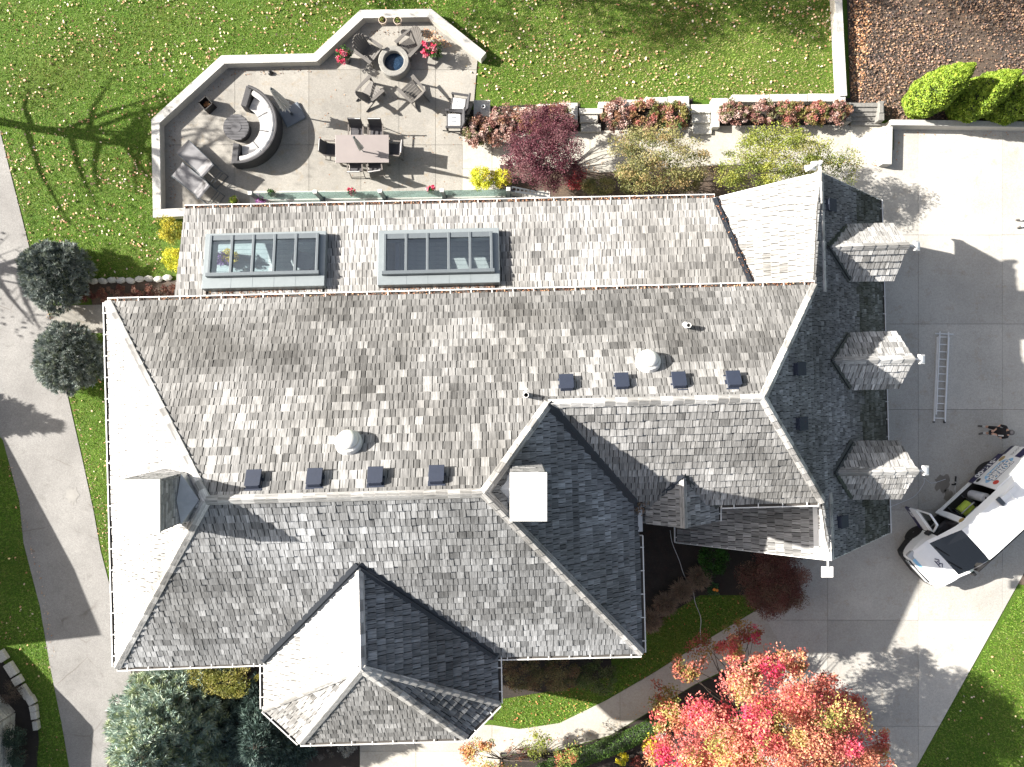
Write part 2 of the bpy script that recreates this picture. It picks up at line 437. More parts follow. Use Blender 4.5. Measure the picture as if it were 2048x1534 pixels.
walk = pxs((925, 262), (1040, 268), (1300, 258), (1440, 252), (1700, 250), (1786, 246), (1786, 330), (1650, 330), (1440, 330), (1200, 345), (1000, 330), (1000, 420), (925, 420))
paving('garden_walk', walk, [X(v) for v in (900, 984, 1080, 1180, 1290, 1400, 1500, 1600, 1700, 1800)], sorted(Y(v) for v in (230, 338, 440)), .018, 'walk')
front = pxs((720, 1450), (985, 1450), (1040, 1458), (1120, 1446), (1210, 1402), (1300, 1350), (1400, 1288), (1520, 1216), (1566, 1300), (1470, 1330), (1390, 1368), (1290, 1428), (1220, 1470), (1110, 1502), (1000, 1510), (985, 1700), (720, 1700))
paving('front_walk', front, [X(v) for v in (700, 832, 984, 1070, 1240, 1360, 1600)], sorted(Y(v) for v in (1180, 1502, 1800)), .016, 'walk')
for nm, p, z, m in (
    ('flower_bed_soil', ((925, 222), (1000, 212), (1160, 205), (1160, 262), (1040, 290), (925, 262)), .006, 'mulch'),
    ('flower_bed_soil', ((1196, 205), (1385, 196), (1385, 262), (1196, 266)), .006, 'mulch'),
    ('flower_bed_soil', ((1436, 200), (1700, 196), (1700, 252), (1436, 258)), .006, 'mulch'),
    ('shrub_bed_soil', ((1000, 330), (1200, 345), (1440, 330), (1786, 330), (1720, 420), (1000, 420)), .007, 'leafbed'),
    ('leaf_bed_soil', ((1690, -120), (2400, -120), (2400, 246), (1786, 246), (1700, 206)), .006, 'leafbed'),
    ('front_bed_soil', ((1180, 1000), (1480, 1000), (1560, 1090), (1500, 1190), (1400, 1190), (1285, 1260), (1180, 1260)), .006, 'mulch'),
    ('front_bed_soil', ((200, 1250), (1000, 1250), (1220, 1300), (1225, 1350), (1130, 1378), (990, 1400), (985, 1440), (720, 1440), (718, 1700), (120, 1700), (215, 1450)), .005, 'mulch'),
    ('island_bed_soil', ((985, 1512), (1110, 1504), (1220, 1472), (1290, 1430), (1390, 1370), (1470, 1335), (1490, 1400), (1420, 1790), (985, 1790)), .006, 'mulch'),
    ('side_bed_soil', ((175, 566), (360, 560), (360, 606), (185, 610)), .006, 'leafbed'),
    ('neighbour_bed_soil', ((-200, 1330), (0, 1318), (40, 1360), (72, 1420), (78, 1480), (60, 1700), (-200, 1700)), .006, 'mulch'),
    ('driveway_edge_soil', ((2048, 1118), (2110, 1060), (2200, 1060), (2200, 1180), (2048, 1170), (2034, 1168)), .006, 'leafbed')):
    sheet(nm, pxs(*p), z, m)
sheet('area_floor', pxs((500, 382), (1100, 382), (1100, 440), (500, 440)), .024, 'caps', thick=.03)

# ------------------------------------------------------------------ the house
PT = dict(A=(-12.381, 2.485, 6.399), B=(-12.100, -8.664, 6.391), R1=(-7.718, -2.950, 10.341), R2=(-0.702, -2.766, 10.339), R3=(0.985, -0.550, 8.806),
    R4=(6.861, -0.396, 8.804), K=(9.250, 2.994, 6.444), E1=(3.960, -8.235, 6.393), V1=(3.848, -3.756, 6.388), G=(9.500, -3.609, 6.384),
    GT=(9.582, 6.565, 6.044), GB=(9.903, -5.492, 6.044), ET=(13.080, 6.541, 2.722), EB=(13.404, -5.330, 2.718),
    P1=(-4.169, -4.941, 8.870), P2=(-4.095, -7.758, 8.870), PL1=(-7.576, -8.496, 6.413), PL2=(-7.570, -9.958, 6.393), PF1=(-6.481, -10.966, 6.394),
    PF2=(-1.439, -10.814, 6.406), PR2=(-0.432, -9.788, 6.398), PR1=(-0.459, -8.336, 6.391), S1=(-11.090, 5.909, 3.988), S2=(6.869, 6.276, 4.005),
    S3=(7.922, 3.163, 4.733), LB1=(5.841, -5.607, 2.999), N1=(5.064, -2.726, 7.121), N2=(5.111, -4.287, 7.122), NL1=(3.957, -3.853, 6.077),
    NL2=(4.011, -4.328, 6.115), NR1=(6.439, -3.837, 5.895), NR2=(6.435, -4.304, 5.910))
PT = {k: Vector(v) for k, v in PT.items()}
TH = radians(1.526); UV_ = Vector((cos(TH), sin(TH), 0)); VV = Vector((-sin(TH), cos(TH), 0))

class Face:
    def __init__(s, pts, fit=None):
        s.pts = [PT[p] if isinstance(p, str) else Vector(p) for p in pts]
        q = [PT[p] if isinstance(p, str) else Vector(p) for p in (fit or pts)]
        A = np.array([(1, p.x, p.y) for p in q]); z = np.array([p.z for p in q])
        s.a, s.b, s.c = np.linalg.lstsq(A, z, rcond=None)[0]
        gl = math.hypot(s.b, s.c); nrm = math.sqrt(1+gl*gl)
        s.n = Vector((-s.b, -s.c, 1))/nrm; s.t = Vector((s.b/gl, s.c/gl, gl))/nrm; s.s = s.t.cross(s.n)
        s.o = Vector((0, 0, s.a)); s.slope = gl
        s.pts = [Vector((p.x, p.y, s.z(p.x, p.y))) for p in s.pts]
    def z(s, x, y): return s.a+s.b*x+s.c*y
    def ray(s, px, py, off=0.0):
        kx, ky = (px-CX)/F, -(py-CY)/F; q = s.b*kx+s.c*ky; a = s.a+off
        z = (a+q*H)/(1+q); return Vector((kx*(H-z), ky*(H-z), z))
    def st(s, p): d = Vector(p)-s.o; return (d.dot(s.s), d.dot(s.t))
    def p3(s, u, v, h=0.0): return s.o+s.s*u+s.t*v+s.n*h

house = thing('house', 'large house with weathered grey wood shake roofs, hips and dormers', 'house')
S_face = Face(['S1', 'S2', 'S3'])
GLf = Face(['GT', 'GB', 'S2', 'S3', 'LB1'])
Ef = Face(['R4', 'K', 'GT', 'ET', 'EB', 'GB', 'G'])
s3x = PT['S3']+(PT['S3']-PT['S2'])*.36
s_tl = S_face.ray(348, 604)
FACES = {
    'U': Face(['A', 'K', 'R4', 'R3', 'R2', 'R1']), 'L': Face(['A', 'R1', 'B']), 'F': Face(['B', 'R1', 'R2', 'E1']),
    'C': Face(['R2', 'R3', 'V1', 'E1']), 'D': Face(['R3', 'R4', 'G', 'V1']), 'E': Ef,
    'PL': Face(['P1', 'P2', 'PL2', 'PL1']), 'PR': Face(['P1', 'P2', 'PR2', 'PR1']), 'PSW': Face(['P2', 'PL2', 'PF1']),
    'PF': Face(['P2', 'PF1', 'PF2']), 'PSE': Face(['P2', 'PF2', 'PR2']),
    'NL': Face(['N1', 'N2', 'NL2', 'NL1']), 'NR': Face(['N1', 'N2', 'NR2', 'NR1']),
}
S_face.pts = [S_face.pts[0], S_face.pts[1], Vector((s3x.x, s3x.y, S_face.z(s3x.x, s3x.y))), Vector((s_tl.x, s_tl.y-.45, S_face.z(s_tl.x, s_tl.y-.45)))]
FACES['S'] = S_face
def ridge_at(y):
    k = (y-PT['GT'].y)/(PT['GB'].y-PT['GT'].y); return PT['GT'].lerp(PT['GB'], k)
GLt = Face(['GT', 'S2', s3x, ridge_at(2.2)], ['GT', 'GB', 'S2', 'S3', 'LB1'])
lb0 = GLf.ray(1355, 1042)
GLb = Face(['GB', ridge_at(-3.0), (lb0.x+1.2, -3.0, 0), (lb0.x, lb0.y, 0), 'LB1'], ['GT', 'GB', 'S2', 'S3', 'LB1'])
FACES['GLt'] = GLt; FACES['GLb'] = GLb

WID = [.12, .145, .17, .20, .235, .28]; TONES = [.125, .16, .19, .22, .25, .29, .345]
TW = np.array([.10, .16, .21, .21, .16, .10, .06]); TW /= TW.sum()
EXPO = .265
class Shakes:
    """one mesh of many shakes with its own uv and colours"""
    def __init__(s): s.v = []; s.f = []; s.c = []; s.uv = []
    def piece(s, face, poly, tb, e, thick, tone, off):
        lo = min(p[1] for p in poly)
        b = len(s.v); n = len(poly)
        for (u, v) in poly:
            h = thick*(1-.82*(v-tb)/e)+.004; s.v.append(face.p3(u, v, h))
        for (u, v) in poly: s.v.append(face.p3(u, v, -.012))
        ar = sum(poly[i][0]*poly[(i+1) % n][1]-poly[(i+1) % n][0]*poly[i][1] for i in range(n))
        idx = list(range(n)) if ar > 0 else list(range(n-1, -1, -1))
        s.f.append([b+i for i in idx]); s.c.append(tone); s.uv += [(poly[i][0]+off, poly[i][1]+off*3.1) for i in idx]
        for k in range(n):
            i, j = idx[k], idx[(k+1) % n]
            s.f.append([b+j, b+i, b+n+i, b+n+j]); s.c.append(tuple(x*.7 for x in tone))
            s.uv += [(poly[j][0]+off, poly[j][1]), (poly[i][0]+off, poly[i][1]), (poly[i][0]+off, poly[i][1]), (poly[j][0]+off, poly[j][1])]
    def mesh(s, name):
        me = bpy.data.meshes.new(name); me.from_pydata([tuple(v) for v in s.v], [], s.f)
        uvl = me.uv_layers.new(name='UVMap'); uvl.data.foreach_set('uv', np.array(s.uv, np.float32).ravel())
        a = me.attributes.new('col', 'FLOAT_COLOR', 'FACE'); a.data.foreach_set('color', np.array([(*c, 1) for c in s.c], np.float32).ravel())
        me.materials.append(M['shake']); return me
def tint(v, warm): return (v*(1+.035*warm), v*1.0, v*(1-.045*warm))
cand = []; stuffs = {}
def lay(fname, parent, warm=0.3, gain=1.0, holes=(), moss=None, expo=EXPO, pick=True, uneven=.012):
    f = FACES[fname]; poly = [f.st(p) for p in f.pts]
    t0 = min(p[1] for p in poly)-.02; t1 = max(p[1] for p in poly); s0 = min(p[0] for p in poly); s1 = max(p[0] for p in poly)
    sh = Shakes(); k = 0; t = t0; fo = len(stuffs)*1.7+(0 if fname != 'U' else 2.2)
    while t < t1:
        u = s0-random.uniform(0, .25); rowv = random.gauss(0, .38)
        while u < s1:
            wi = random.randrange(6); wd = WID[wi]
            fv = rowv+.6*math.sin(u*.62+1.3*math.sin(t*.8+.5)+fo)+.5*math.sin(t*1.9+u*.33+fo*2)+.35*math.sin(u*2.3-t*1.1+fo)
            ti = int(min(6, max(0, round(random.gauss(3.0+1.25*fv, 1.15)))))
            tb = t+random.uniform(-uneven, uneven)
            q = clip_poly(poly, u+.011, u+wd-.011, tb, t+expo+.012)
            hit = any(u+wd > h[0] and u < h[1] and t+expo > h[2] and t < h[3] for h in holes)
            if q and hit:
                for h in holes:
                    if u+wd > h[0] and u < h[1] and t+expo > h[2] and t < h[3]:
                        if u < h[0]: q = clip_poly(q, -99, h[0], -99, 99)
                        elif u+wd > h[1]: q = clip_poly(q, h[1], 99, -99, 99)
                        elif t < h[2]: q = clip_poly(q, -99, 99, -99, h[2])
                        elif t+expo > h[3]: q = clip_poly(q, -99, 99, h[3], 99)
                        else: q = []
                        if not q: break
            if q:
                g_ = gain
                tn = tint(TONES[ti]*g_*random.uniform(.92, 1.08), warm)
                if moss and moss(t): 
                    mk = random.uniform(.25, .7); tn = (tn[0]*mk+.012, tn[1]*mk+.014, tn[2]*mk+.004)
                elif pick and len(q) == 4 and not hit and abs((max(p[0] for p in q)-min(p[0] for p in q))-(wd-.022)) < 1e-5 and abs((max(p[1] for p in q)-min(p[1] for p in q))-(t+expo+.012-tb)) < 1e-5:
                    c = f.p3(u+wd/2, t+expo/2)
                    vd = (Vector((0, 0, H))-c); ar = wd*expo*abs(f.n.dot(vd.normalized()))/vd.length_squared
                    cand.append((ar, fname, u, wi, t, ti, warm, sh, parent, q, tb)); u += wd; continue
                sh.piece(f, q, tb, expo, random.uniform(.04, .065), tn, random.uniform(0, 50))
            u += wd
        t += expo; k += 1
    stuffs[fname] = (sh, parent)

def roof_part(name, fs, dz=.14):
    b = MB()
    for f in fs:
        p = FACES[f].pts; ar = sum(p[i].x*p[(i+1) % len(p)].y-p[(i+1) % len(p)].x*p[i].y for i in range(len(p)))
        b.slab3(p if ar > 0 else p[::-1], dz)
    return b.build(name, 'under', house)
main_roof = roof_part('main_roof', ['U', 'L', 'F', 'C', 'D', 'E'])
bay_roof = roof_part('bay_roof', ['PL', 'PR', 'PSW', 'PF', 'PSE'])
garage_roof = roof_part('garage_roof', ['GLt'])
low_roof = roof_part('garage_roof', ['GLb'])
gable_roof = roof_part('gable_roof', ['NL', 'NR'])
# skylight openings on the shed roof, in the plane of the roof
def sky_rect(corners, off):
    q = [S_face.st(S_face.ray(*c, off)) for c in corners]
    ss = sorted(p[0] for p in q); tt = sorted(p[1] for p in q)
    return ((ss[0]+ss[1])/2, (ss[2]+ss[3])/2, (tt[0]+tt[1])/2, (tt[2]+tt[3])/2)
SK = [(sky_rect([(416, 468), (653, 461), (398, 577), (648, 572)], .3), sky_rect([(424, 472), (640, 465), (410, 551), (633, 547)], .42)),
      (sky_rect([(758, 460), (998, 456), (753, 570), (1000, 565)], .3), sky_rect([(768, 468), (986, 463), (766, 547), (985, 543)], .42))]
holes = [(a[0]+.04, a[1]-.04, a[2]+.04, a[3]-.04) for a, b in SK]
sp = [S_face.st(p) for p in S_face.pts]
hb = MB(); hs = sorted(holes, key=lambda h: h[0]); tlo = max(h[2] for h in hs); thi = min(h[3] for h in hs)
hs = [(h[0], h[1], tlo, thi) for h in hs]
for r in ((-99, 99, -99, tlo), (-99, 99, thi, 99), (-99, hs[0][0], tlo, thi), (hs[0][1], hs[1][0], tlo, thi), (hs[1][1], 99, tlo, thi)):
    q = clip_poly(sp, *r)
    if q:
        ar = sum(q[i][0]*q[(i+1) % len(q)][1]-q[(i+1) % len(q)][0]*q[i][1] for i in range(len(q)))
        if ar < 0: q = q[::-1]
        hb.slab3([S_face.p3(*p) for p in q], .14)
shed_roof = hb.build('shed_roof', 'under', house)

eave_e = Ef.st(PT['ET'])[1]
lay('U', main_roof, .15, .74); lay('L', main_roof, .1, 2.0); lay('F', main_roof, -.7, .95); lay('C', main_roof, -1.5, .76); lay('D', main_roof, .1, 1.05)  # sunlit faces lightened, shaded ones darkened and bluish: light put into the tone
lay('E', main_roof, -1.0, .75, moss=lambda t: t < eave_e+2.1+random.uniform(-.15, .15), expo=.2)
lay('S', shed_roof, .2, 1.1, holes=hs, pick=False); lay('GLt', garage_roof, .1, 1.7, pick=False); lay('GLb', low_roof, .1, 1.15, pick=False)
lay('PL', bay_roof, .1, 2.0, pick=False); lay('PR', bay_roof, -1.6, .76, pick=False); lay('PSW', bay_roof, .1, 1.3, pick=False); lay('PF', bay_roof, 0, .9, pick=False); lay('PSE', bay_roof, -1.4, .85, pick=False)  # bay tones carry light too: sun side lightened, far side darkened and bluish
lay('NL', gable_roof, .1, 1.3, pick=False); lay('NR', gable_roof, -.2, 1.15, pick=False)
# the 300 largest are shingles of their own, the rest go into the joined sheets
cand.sort(key=lambda c: -c[0]); shared = {}
for k, (ar, fname, u, wi, t, ti, warm, sh, parent, q, tb) in enumerate(cand):
    f = FACES[fname]; tn = tint(TONES[ti], warm)
    if k >= 300 or fname == 'E':
        sh.piece(f, q, tb, EXPO if fname != 'E' else .2, random.uniform(.04, .065), tint(TONES[ti]*{'C': .78, 'E': .75, 'L': 2.0, 'U': .74}.get(fname, .97)*random.uniform(.92, 1.08), warm), random.uniform(0, 50)); continue  # same sun and shade tone factors per face as laid above
    key = (wi, ti, fname)
    if key not in shared:
        one = Shakes()
        class Loc: pass
        lf = Loc(); lf.p3 = lambda a, b, h=0.0: Vector((a, b, h))
        wd = WID[wi]; one.piece(lf, [(.011, 0), (wd-.011, 0), (wd-.011, EXPO+.012), (.011, EXPO+.012)], 0, EXPO, .04, tn, random.uniform(0, 50))
        shared[key] = one.mesh('shingle')
    o = bpy.data.objects.new('shingle', shared[key]); link(o, parent)
    o.matrix_local = Matrix.Translation(f.p3(u, tb)) @ Matrix((f.s, f.t, f.n)).transposed().to_4x4()
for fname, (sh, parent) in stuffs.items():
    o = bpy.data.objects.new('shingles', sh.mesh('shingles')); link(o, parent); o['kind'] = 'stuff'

# ridge and hip caps, one object a piece
def caps(a, b, n1, n2, parent, wd=.16, ln=.30, warm=.3, gain=1.25, lift=.055):
    a, b = Vector(a), Vector(b); d = (b-a); tot = d.length; d.normalize()
    s1 = d.cross(n1).normalized(); s2 = n2.cross(d).normalized()
    mid = (n1+n2).normalized()
    if s1.dot(n2) > 0: s1 = -s1
    if s2.dot(n1) > 0: s2 = -s2
    meshes = []
    for v in range(4):
        sh = Shakes(); tn = tint(random.choice(TONES[2:])*gain, warm)
        for sdir in (s1, s2):
            P = []
            for x, h in ((0, .05), (ln+.05, .018)):
                P.append((d*x+mid*(h+lift), d*x+sdir*wd+mid*(h*.6+lift)))
            vs = [P[0][0], P[0][1], P[1][1], P[1][0]]; vs += [v_-mid*.025 for v_ in vs]
            fs = [(0, 1, 2, 3), (0, 4, 5, 1), (1, 5, 6, 2), (2, 6, 7, 3), (7, 6, 5, 4)]
            bb = len(sh.v); sh.v += vs
            for f_ in fs:
                sh.f.append([bb+i for i in f_]); sh.c.append(tn)
                of = random.uniform(0, 20)
                for i in f_: sh.uv.append((vs[i].dot(sdir)+of, vs[i].dot(d)+of))
        meshes.append(sh.mesh('ridge_cap'))
    k = max(1, int(tot/ln))
    for i in range(k):
        o = bpy.data.objects.new('ridge_cap', random.choice(meshes)); link(o, parent); o.location = a+d*(i*tot/k)+mid*random.uniform(-.004, .004)
fn = lambda k: FACES[k].n
for a, b, p, q, par in (('R1', 'R2', 'U', 'F', main_roof), ('R3', 'R4', 'U', 'D', main_roof), ('A', 'R1', 'U', 'L', main_roof), ('B', 'R1', 'F', 'L', main_roof),
    ('E1', 'R2', 'F', 'C', main_roof), ('R3', 'R2', 'U', 'C', main_roof), ('K', 'R4', 'U', 'E', main_roof), ('G', 'R4', 'D', 'E', main_roof),
    ('P2', 'P1', 'PL', 'PR', bay_roof), ('PF1', 'P2', 'PF', 'PSW', bay_roof), ('PF2', 'P2', 'PF', 'PSE', bay_roof), ('PR2', 'P2', 'PR', 'PSE', bay_roof), ('PL2', 'P2', 'PL', 'PSW', bay_roof),
    ('N2', 'N1', 'NL', 'NR', gable_roof)):
    caps(PT[a], PT[b], fn(p), fn(q), par, wd=.15 if a not in ('PL2', 'PR2') else .1)
caps(PT['GT'], ridge_at(2.9), GLf.n, Ef.n, garage_roof, gain=1.4); caps(PT['GB'], ridge_at(-3.4), GLf.n, Ef.n, low_roof, wd=.2, gain=1.5)
# valleys
def valley(a, b, parent, wd=.24, h=.11):
    m = MB(); up = Vector((0, 0, h)); m.bar(Vector(a)+up, Vector(b)+up, wd, .015); m.bar(Vector(a)+up*1.4, Vector(b)+up*1.4, .035, .02)
    m.build('valley_flashing', 'flash', parent)
for a, b, par in (('R3', 'V1', main_roof), ('P1', 'PL1', bay_roof), ('P1', 'PR1', bay_roof), ('N1', 'NL1', gable_roof), ('N1', 'NR1', gable_roof), ('S2', 'S3', shed_roof)):
    valley(PT[a], PT[b], par)

# gutters: open trough with a white lip and hangers
def gutter(a, b, out, name='gutter', wd=.13, step=.62, mat='white_metal'):
    a, b = Vector(a), Vector(b); out = Vector((out[0], out[1], 0)).normalized(); d = b-a; ln = d.length; d.normalize()
    z = Vector((0, 0, 1)); m = MB()
    def strip(o0, z0, o1, z1, th=.012):
        m.add([a+out*o0+z*z0, b+out*o0+z*z0, b+out*o1+z*z1, a+out*o1+z*z1], [(0, 1, 2, 3)])
    m.bar(a+out*.005-z*.06, b+out*.005-z*.06, .012, .14, mi=1)
    m.bar(a+out*(wd/2)-z*.03, b+out*(wd/2)-z*.03, wd, .012, mi=1)  # dark lining: shade and dead leaves in the trough, put into the colour
    m.bar(a+out*(wd/2)-z*.12, b+out*(wd/2)-z*.12, wd, .012)
    m.bar(a+out*wd-z*.055, b+out*wd-z*.055, .012, .15)
    m.bar(a+out*(wd+.002)+z*.022, b+out*(wd+.002)+z*.022, .035, .012)
    for e, s in ((a, 1), (b, -1)): m.box(e+out*wd/2-z*.05+d*s*.006, (.012, wd, .14), math.atan2(d.y, d.x))
    g_ = m.build(name, [mat, 'joint'], house)
    hm = MB(); hm.box((0, 0, 0), (.03, wd+.05, .01), math.atan2(d.y, d.x)); first = None
    k = int(ln/step)
    for i in range(k):
        p = a+d*((i+.5)*ln/k)+out*(wd/2)+z*.033
        if first is None: first = hm.build('hanger', mat, g_, loc=p)
        else:
            c = first.copy(); link(c, g_); c.location = p
    return g_
u2, v2 = UV_, VV
gutter(PT['A'], PT['K'], v2); gutter(PT['A'], PT['B'], -u2); gutter(PT['B'], PT['PL1'], -v2); gutter(PT['PR1'], PT['E1'], -v2)
gutter(PT['V1']-v2*.9, PT['E1'], u2)
gutter(PT['PL1'], PT['PL2'], -u2); gutter(PT['PL2'], PT['PF1'], -u2-v2); gutter(PT['PF1'], PT['PF2'], -v2); gutter(PT['PF2'], PT['PR2'], u2-v2); gutter(PT['PR2'], PT['PR1'], u2)
gutter(S_face.pts[0], S_face.pts[1], v2); gutter(PT['ET'], PT['EB'], u2, wd=.1)
gutter(PT['V1'].lerp(PT['G'], .455), PT['G']-u2*.1, -v2); gutter(PT['NR1'], PT['NR2'], u2, wd=.1, step=.3)
gutter(FACES['GLb'].pts[3], FACES['GLb'].pts[4], -u2, wd=.1, step=.3)
m = MB(); m.box(PT['V1']-v2*.35+u2*.06+Vector((0, 0, .03)), (.14, .85, .05), TH); m.build('gutter_box', 'copper', house)
# barge boards of the garage gables
for a, b in ((PT['GT'], PT['S2']), (PT['GT'], PT['ET']), (PT['GB'], PT['EB']), (PT['GB'], PT['LB1'])):
    m = MB(); m.bar(a-Vector((0, 0, .1)), b-Vector((0, 0, .1)), .05, .2); m.build('barge_board', 'white_metal', house)

# walls
def inset(names, d, z0, z1, name='wall'):
    P = [Vector((PT[n].x, PT[n].y)) for n in names]; c = sum(P, Vector((0, 0)))/len(P); m = MB()
    m.prism([tuple(p-(p-c).normalized()*d) for p in P], z0, z1); return m.build(name, 'stucco', house)
m = MB(); m.prism([(-11.95, 2.05), (-11.7, -8.25), (3.55, -7.85), (3.45, -3.35), (9.1, -3.2), (8.9, 2.55)], 0, 6.22); m.build('wall', 'stucco', house)
inset(['PL1', 'PL2', 'PF1', 'PF2', 'PR2', 'PR1'], .55, 0, 6.2)
m = MB(); pr = [(6.55, 0), (12.7, 0), (12.7, 2.85), (9.75, 5.7), (6.55, 3.35)]
def uv3(u, v, z): return UV_*u+VV*v+Vector((0, 0, z))
for v_ in (-5.1, 5.75): m.v += [tuple(uv3(x, v_, z)) for x, z in pr]
m.f = [[0, 1, 2, 3, 4], [9, 8, 7, 6, 5]]+[[i, 5+i, 5+(i+1) % 5, (i+1) % 5] for i in range(5)]; m.m = [0]*7; m.c = [(.5,)*3]*7
m.build('garage_wall', 'stucco', house)
for k, v_ in enumerate((-3.2, .3, 3.8)):
    m = MB(); m.box(uv3(12.72, v_, 1.15), (.05, 2.5, 2.2), TH); gd = m.build('garage_door', 'white_metal', house)
    for j in range(4):
        m = MB(); m.box(uv3(12.75, v_, .35+j*.53), (.02, 2.4, .48), TH); m.build('panel', 'white_metal', gd)
# windows in the walls below the eaves
def wall_window(x, y, z, an, wd=1.0, ht=1.3):
    m = MB(); m.box((x, y, z), (wd+.16, .08, ht+.16), an); wf = m.build('window', 'white_metal', house)
    m = MB(); m.box((x, y, z), (wd, .10, ht), an); m.build('pane', 'vanglass', wf)
    m = MB(); m.box((x, y, z), (.05, .12, ht), an); m.build('glazing_bar', 'white_metal', wf)
    m = MB(); m.box((x, y, z-ht/2-.1), (wd+.3, .2, .05), an); m.build('sill', 'caps', wf)
for z in (1.6, 4.6):
    for x in (-10.4, -8.9, .9, 2.5): wall_window(x, -8.25+(x+11.7)*.0262, z, .026)
    for yy in (-6.6, -4.9): wall_window(3.55-.1*(yy+7.85)/4.5, yy, z, pi/2+.02)
    for yy in (-6.5, -4.0, -1.0): wall_window(-11.75-.25*(yy+8.25)/10.3, yy, z, pi/2+.02)
    wall_window(-4.0, -10.36, z, .03, 1.6)
wall_window(5.6, -3.30, 1.7, .026); wall_window(9.6, -4.9, 1.6, .026, 1.4)
# the sunroom under the shed roof: thin walls, floor boards
zf = 2.6
x0s, x1s = -10.7, 6.4
for a, b, t in (((x0s, 5.5), (x1s, 5.85), 2.5), ((x0s, 2.15), (x0s, 5.5), 2.5)):
    m = MB(); m.bar(Vector((*a, t/2)), Vector((*b, t/2)), .14, t); m.build('sunroom_wall', 'stucco', house)
for k in range(5):
    yy = 2.3+k*.78
    m = MB(); m.box((x0s, yy, 3.15), (.07, .07, 1.3)); m.build('window_post', 'white_metal', house)
    if k < 4: m = MB(); m.box((x0s, yy+.39, 3.15), (.012, .70, 1.28)); m.build('window_pane', 'glass', house)
for k in range(14):
    xx = x0s+.1+k*1.2; yy = 5.5+(xx-x0s)*.0205
    m = MB(); m.box((xx, yy, 3.05), (.07, .07, 1.1)); m.build('window_post', 'white_metal', house)
    if k < 13: m = MB(); m.box((xx+.6, yy+.012, 3.05), (1.12, .012, 1.08), .0205); m.build('window_pane', 'glass', house)
m = MB(); m.box((-3.9, 3.9, 2.0), (.12, 3.5, 3.9)); m.build('partition', 'lightwall', house)
m = MB(); m.box((-7.8, 2.25, 2.4), (5.9, .06, 4.4)); m.build('inner_wall', 'lightwall', house)
m = MB(); m.box((-1.2, 2.4, 2.4), (7.2, .06, 4.4)); m.build('inner_wall', 'brownwall', house)
m = MB(); m.box((2.4, 4.0, 2.0), (.12, 3.3, 4.0)); m.build('partition', 'brownwall', house)
m = MB(); m.box((-4.2, 3.9, zf-.06), (13.4, 3.6, .04)); fl = m.build('sunroom_floor', 'under', house)
bm_ = None
for i in range(22):
    if bm_ is None:
        b = MB(); b.box((0, 0, 0), (6.0, .15, .03)); bm_ = b.build('floor_board', 'deck', fl, loc=(-7.85, 2.35+i*.158, zf))
    else:
        c = bm_.copy(); link(c, fl); c.location = (-7.85, 2.35+i*.158, zf)
bm_ = None
for i in range(22):
    if bm_ is None:
        b = MB(); b.box((0, 0, 0), (7.0, .15, .03)); bm_ = b.build('floor_board', 'canopy', fl, loc=(-1.25, 2.45+i*.158, zf+.85))
    else:
        c = bm_.copy(); link(c, fl); c.location = (-1.25, 2.45+i*.158, zf+.85)

# skylights
for outer, inner in SK:
    f = S_face; R = Matrix((f.s, f.t, f.n)).transposed()
    def ring(m, o, i, h0, h1):
        O = [(o[0], o[2]), (o[1], o[2]), (o[1], o[3]), (o[0], o[3])]; I = [(i[0], i[2]), (i[1], i[2]), (i[1], i[3]), (i[0], i[3])]
        vs = [f.p3(*p, h0) for p in O]+[f.p3(*p, h1) for p in O]+[f.p3(*p, h1) for p in I]+[f.p3(*p, h0-.2) for p in I]
        fs = []
        for k in range(4):
            j = (k+1) % 4; fs += [(k, j, 4+j, 4+k), (4+k, 4+j, 8+j, 8+k), (8+k, 8+j, 12+j, 12+k)]
        m.add(vs, fs)
    flip = SK.index((outer, inner))
    m = MB(); ring(m, outer, (inner[0]+.03, inner[1]-.03, inner[2]+.03, inner[3]-.03), -.02, .30)
    sk = m.build('skylight', 'skymetal', house, bevel=.015)
    def rb(u0, u1, t0, t1, h0, h1, name, mat):
        m = MB(); m.box(f.p3((u0+u1)/2, (t0+t1)/2, (h0+h1)/2), (abs(u1-u0), abs(t1-t0), h1-h0), R); return m.build(name, mat, sk, bevel=.008)
    i0, i1, j0, j1 = inner; bw = .085
    for k in range(6):
        c_ = i0+bw/2+(i1-i0-bw)*k/5; rb(c_-bw/2, c_+bw/2, j0, j1, .28, .43, 'mullion', 'skydark')
    rb(i0, i1, j0-.01, j0+.17, .27, .405, 'top_rail', 'skydark'); rb(i0-.05, i1+.05, j1-.09, j1+.03, .29, .46, 'bottom_rail', 'skydark')
    for k in range(5):
        c0 = i0+bw+(i1-i0-bw)*k/5; c1 = i0+(i1-i0-bw)*(k+1)/5
        rb(c0, c1, j0+.16, j1-.07, .35, .358, 'pane', 'glass')
    # sheet joints on the curb
    for k in range(1, 5):
        c_ = i0+bw/2+(i1-i0-bw)*k/5; rb(c_-.006, c_+.006, j1+.04, outer[3]-.01, .298, .304, 'seam', 'skydark')

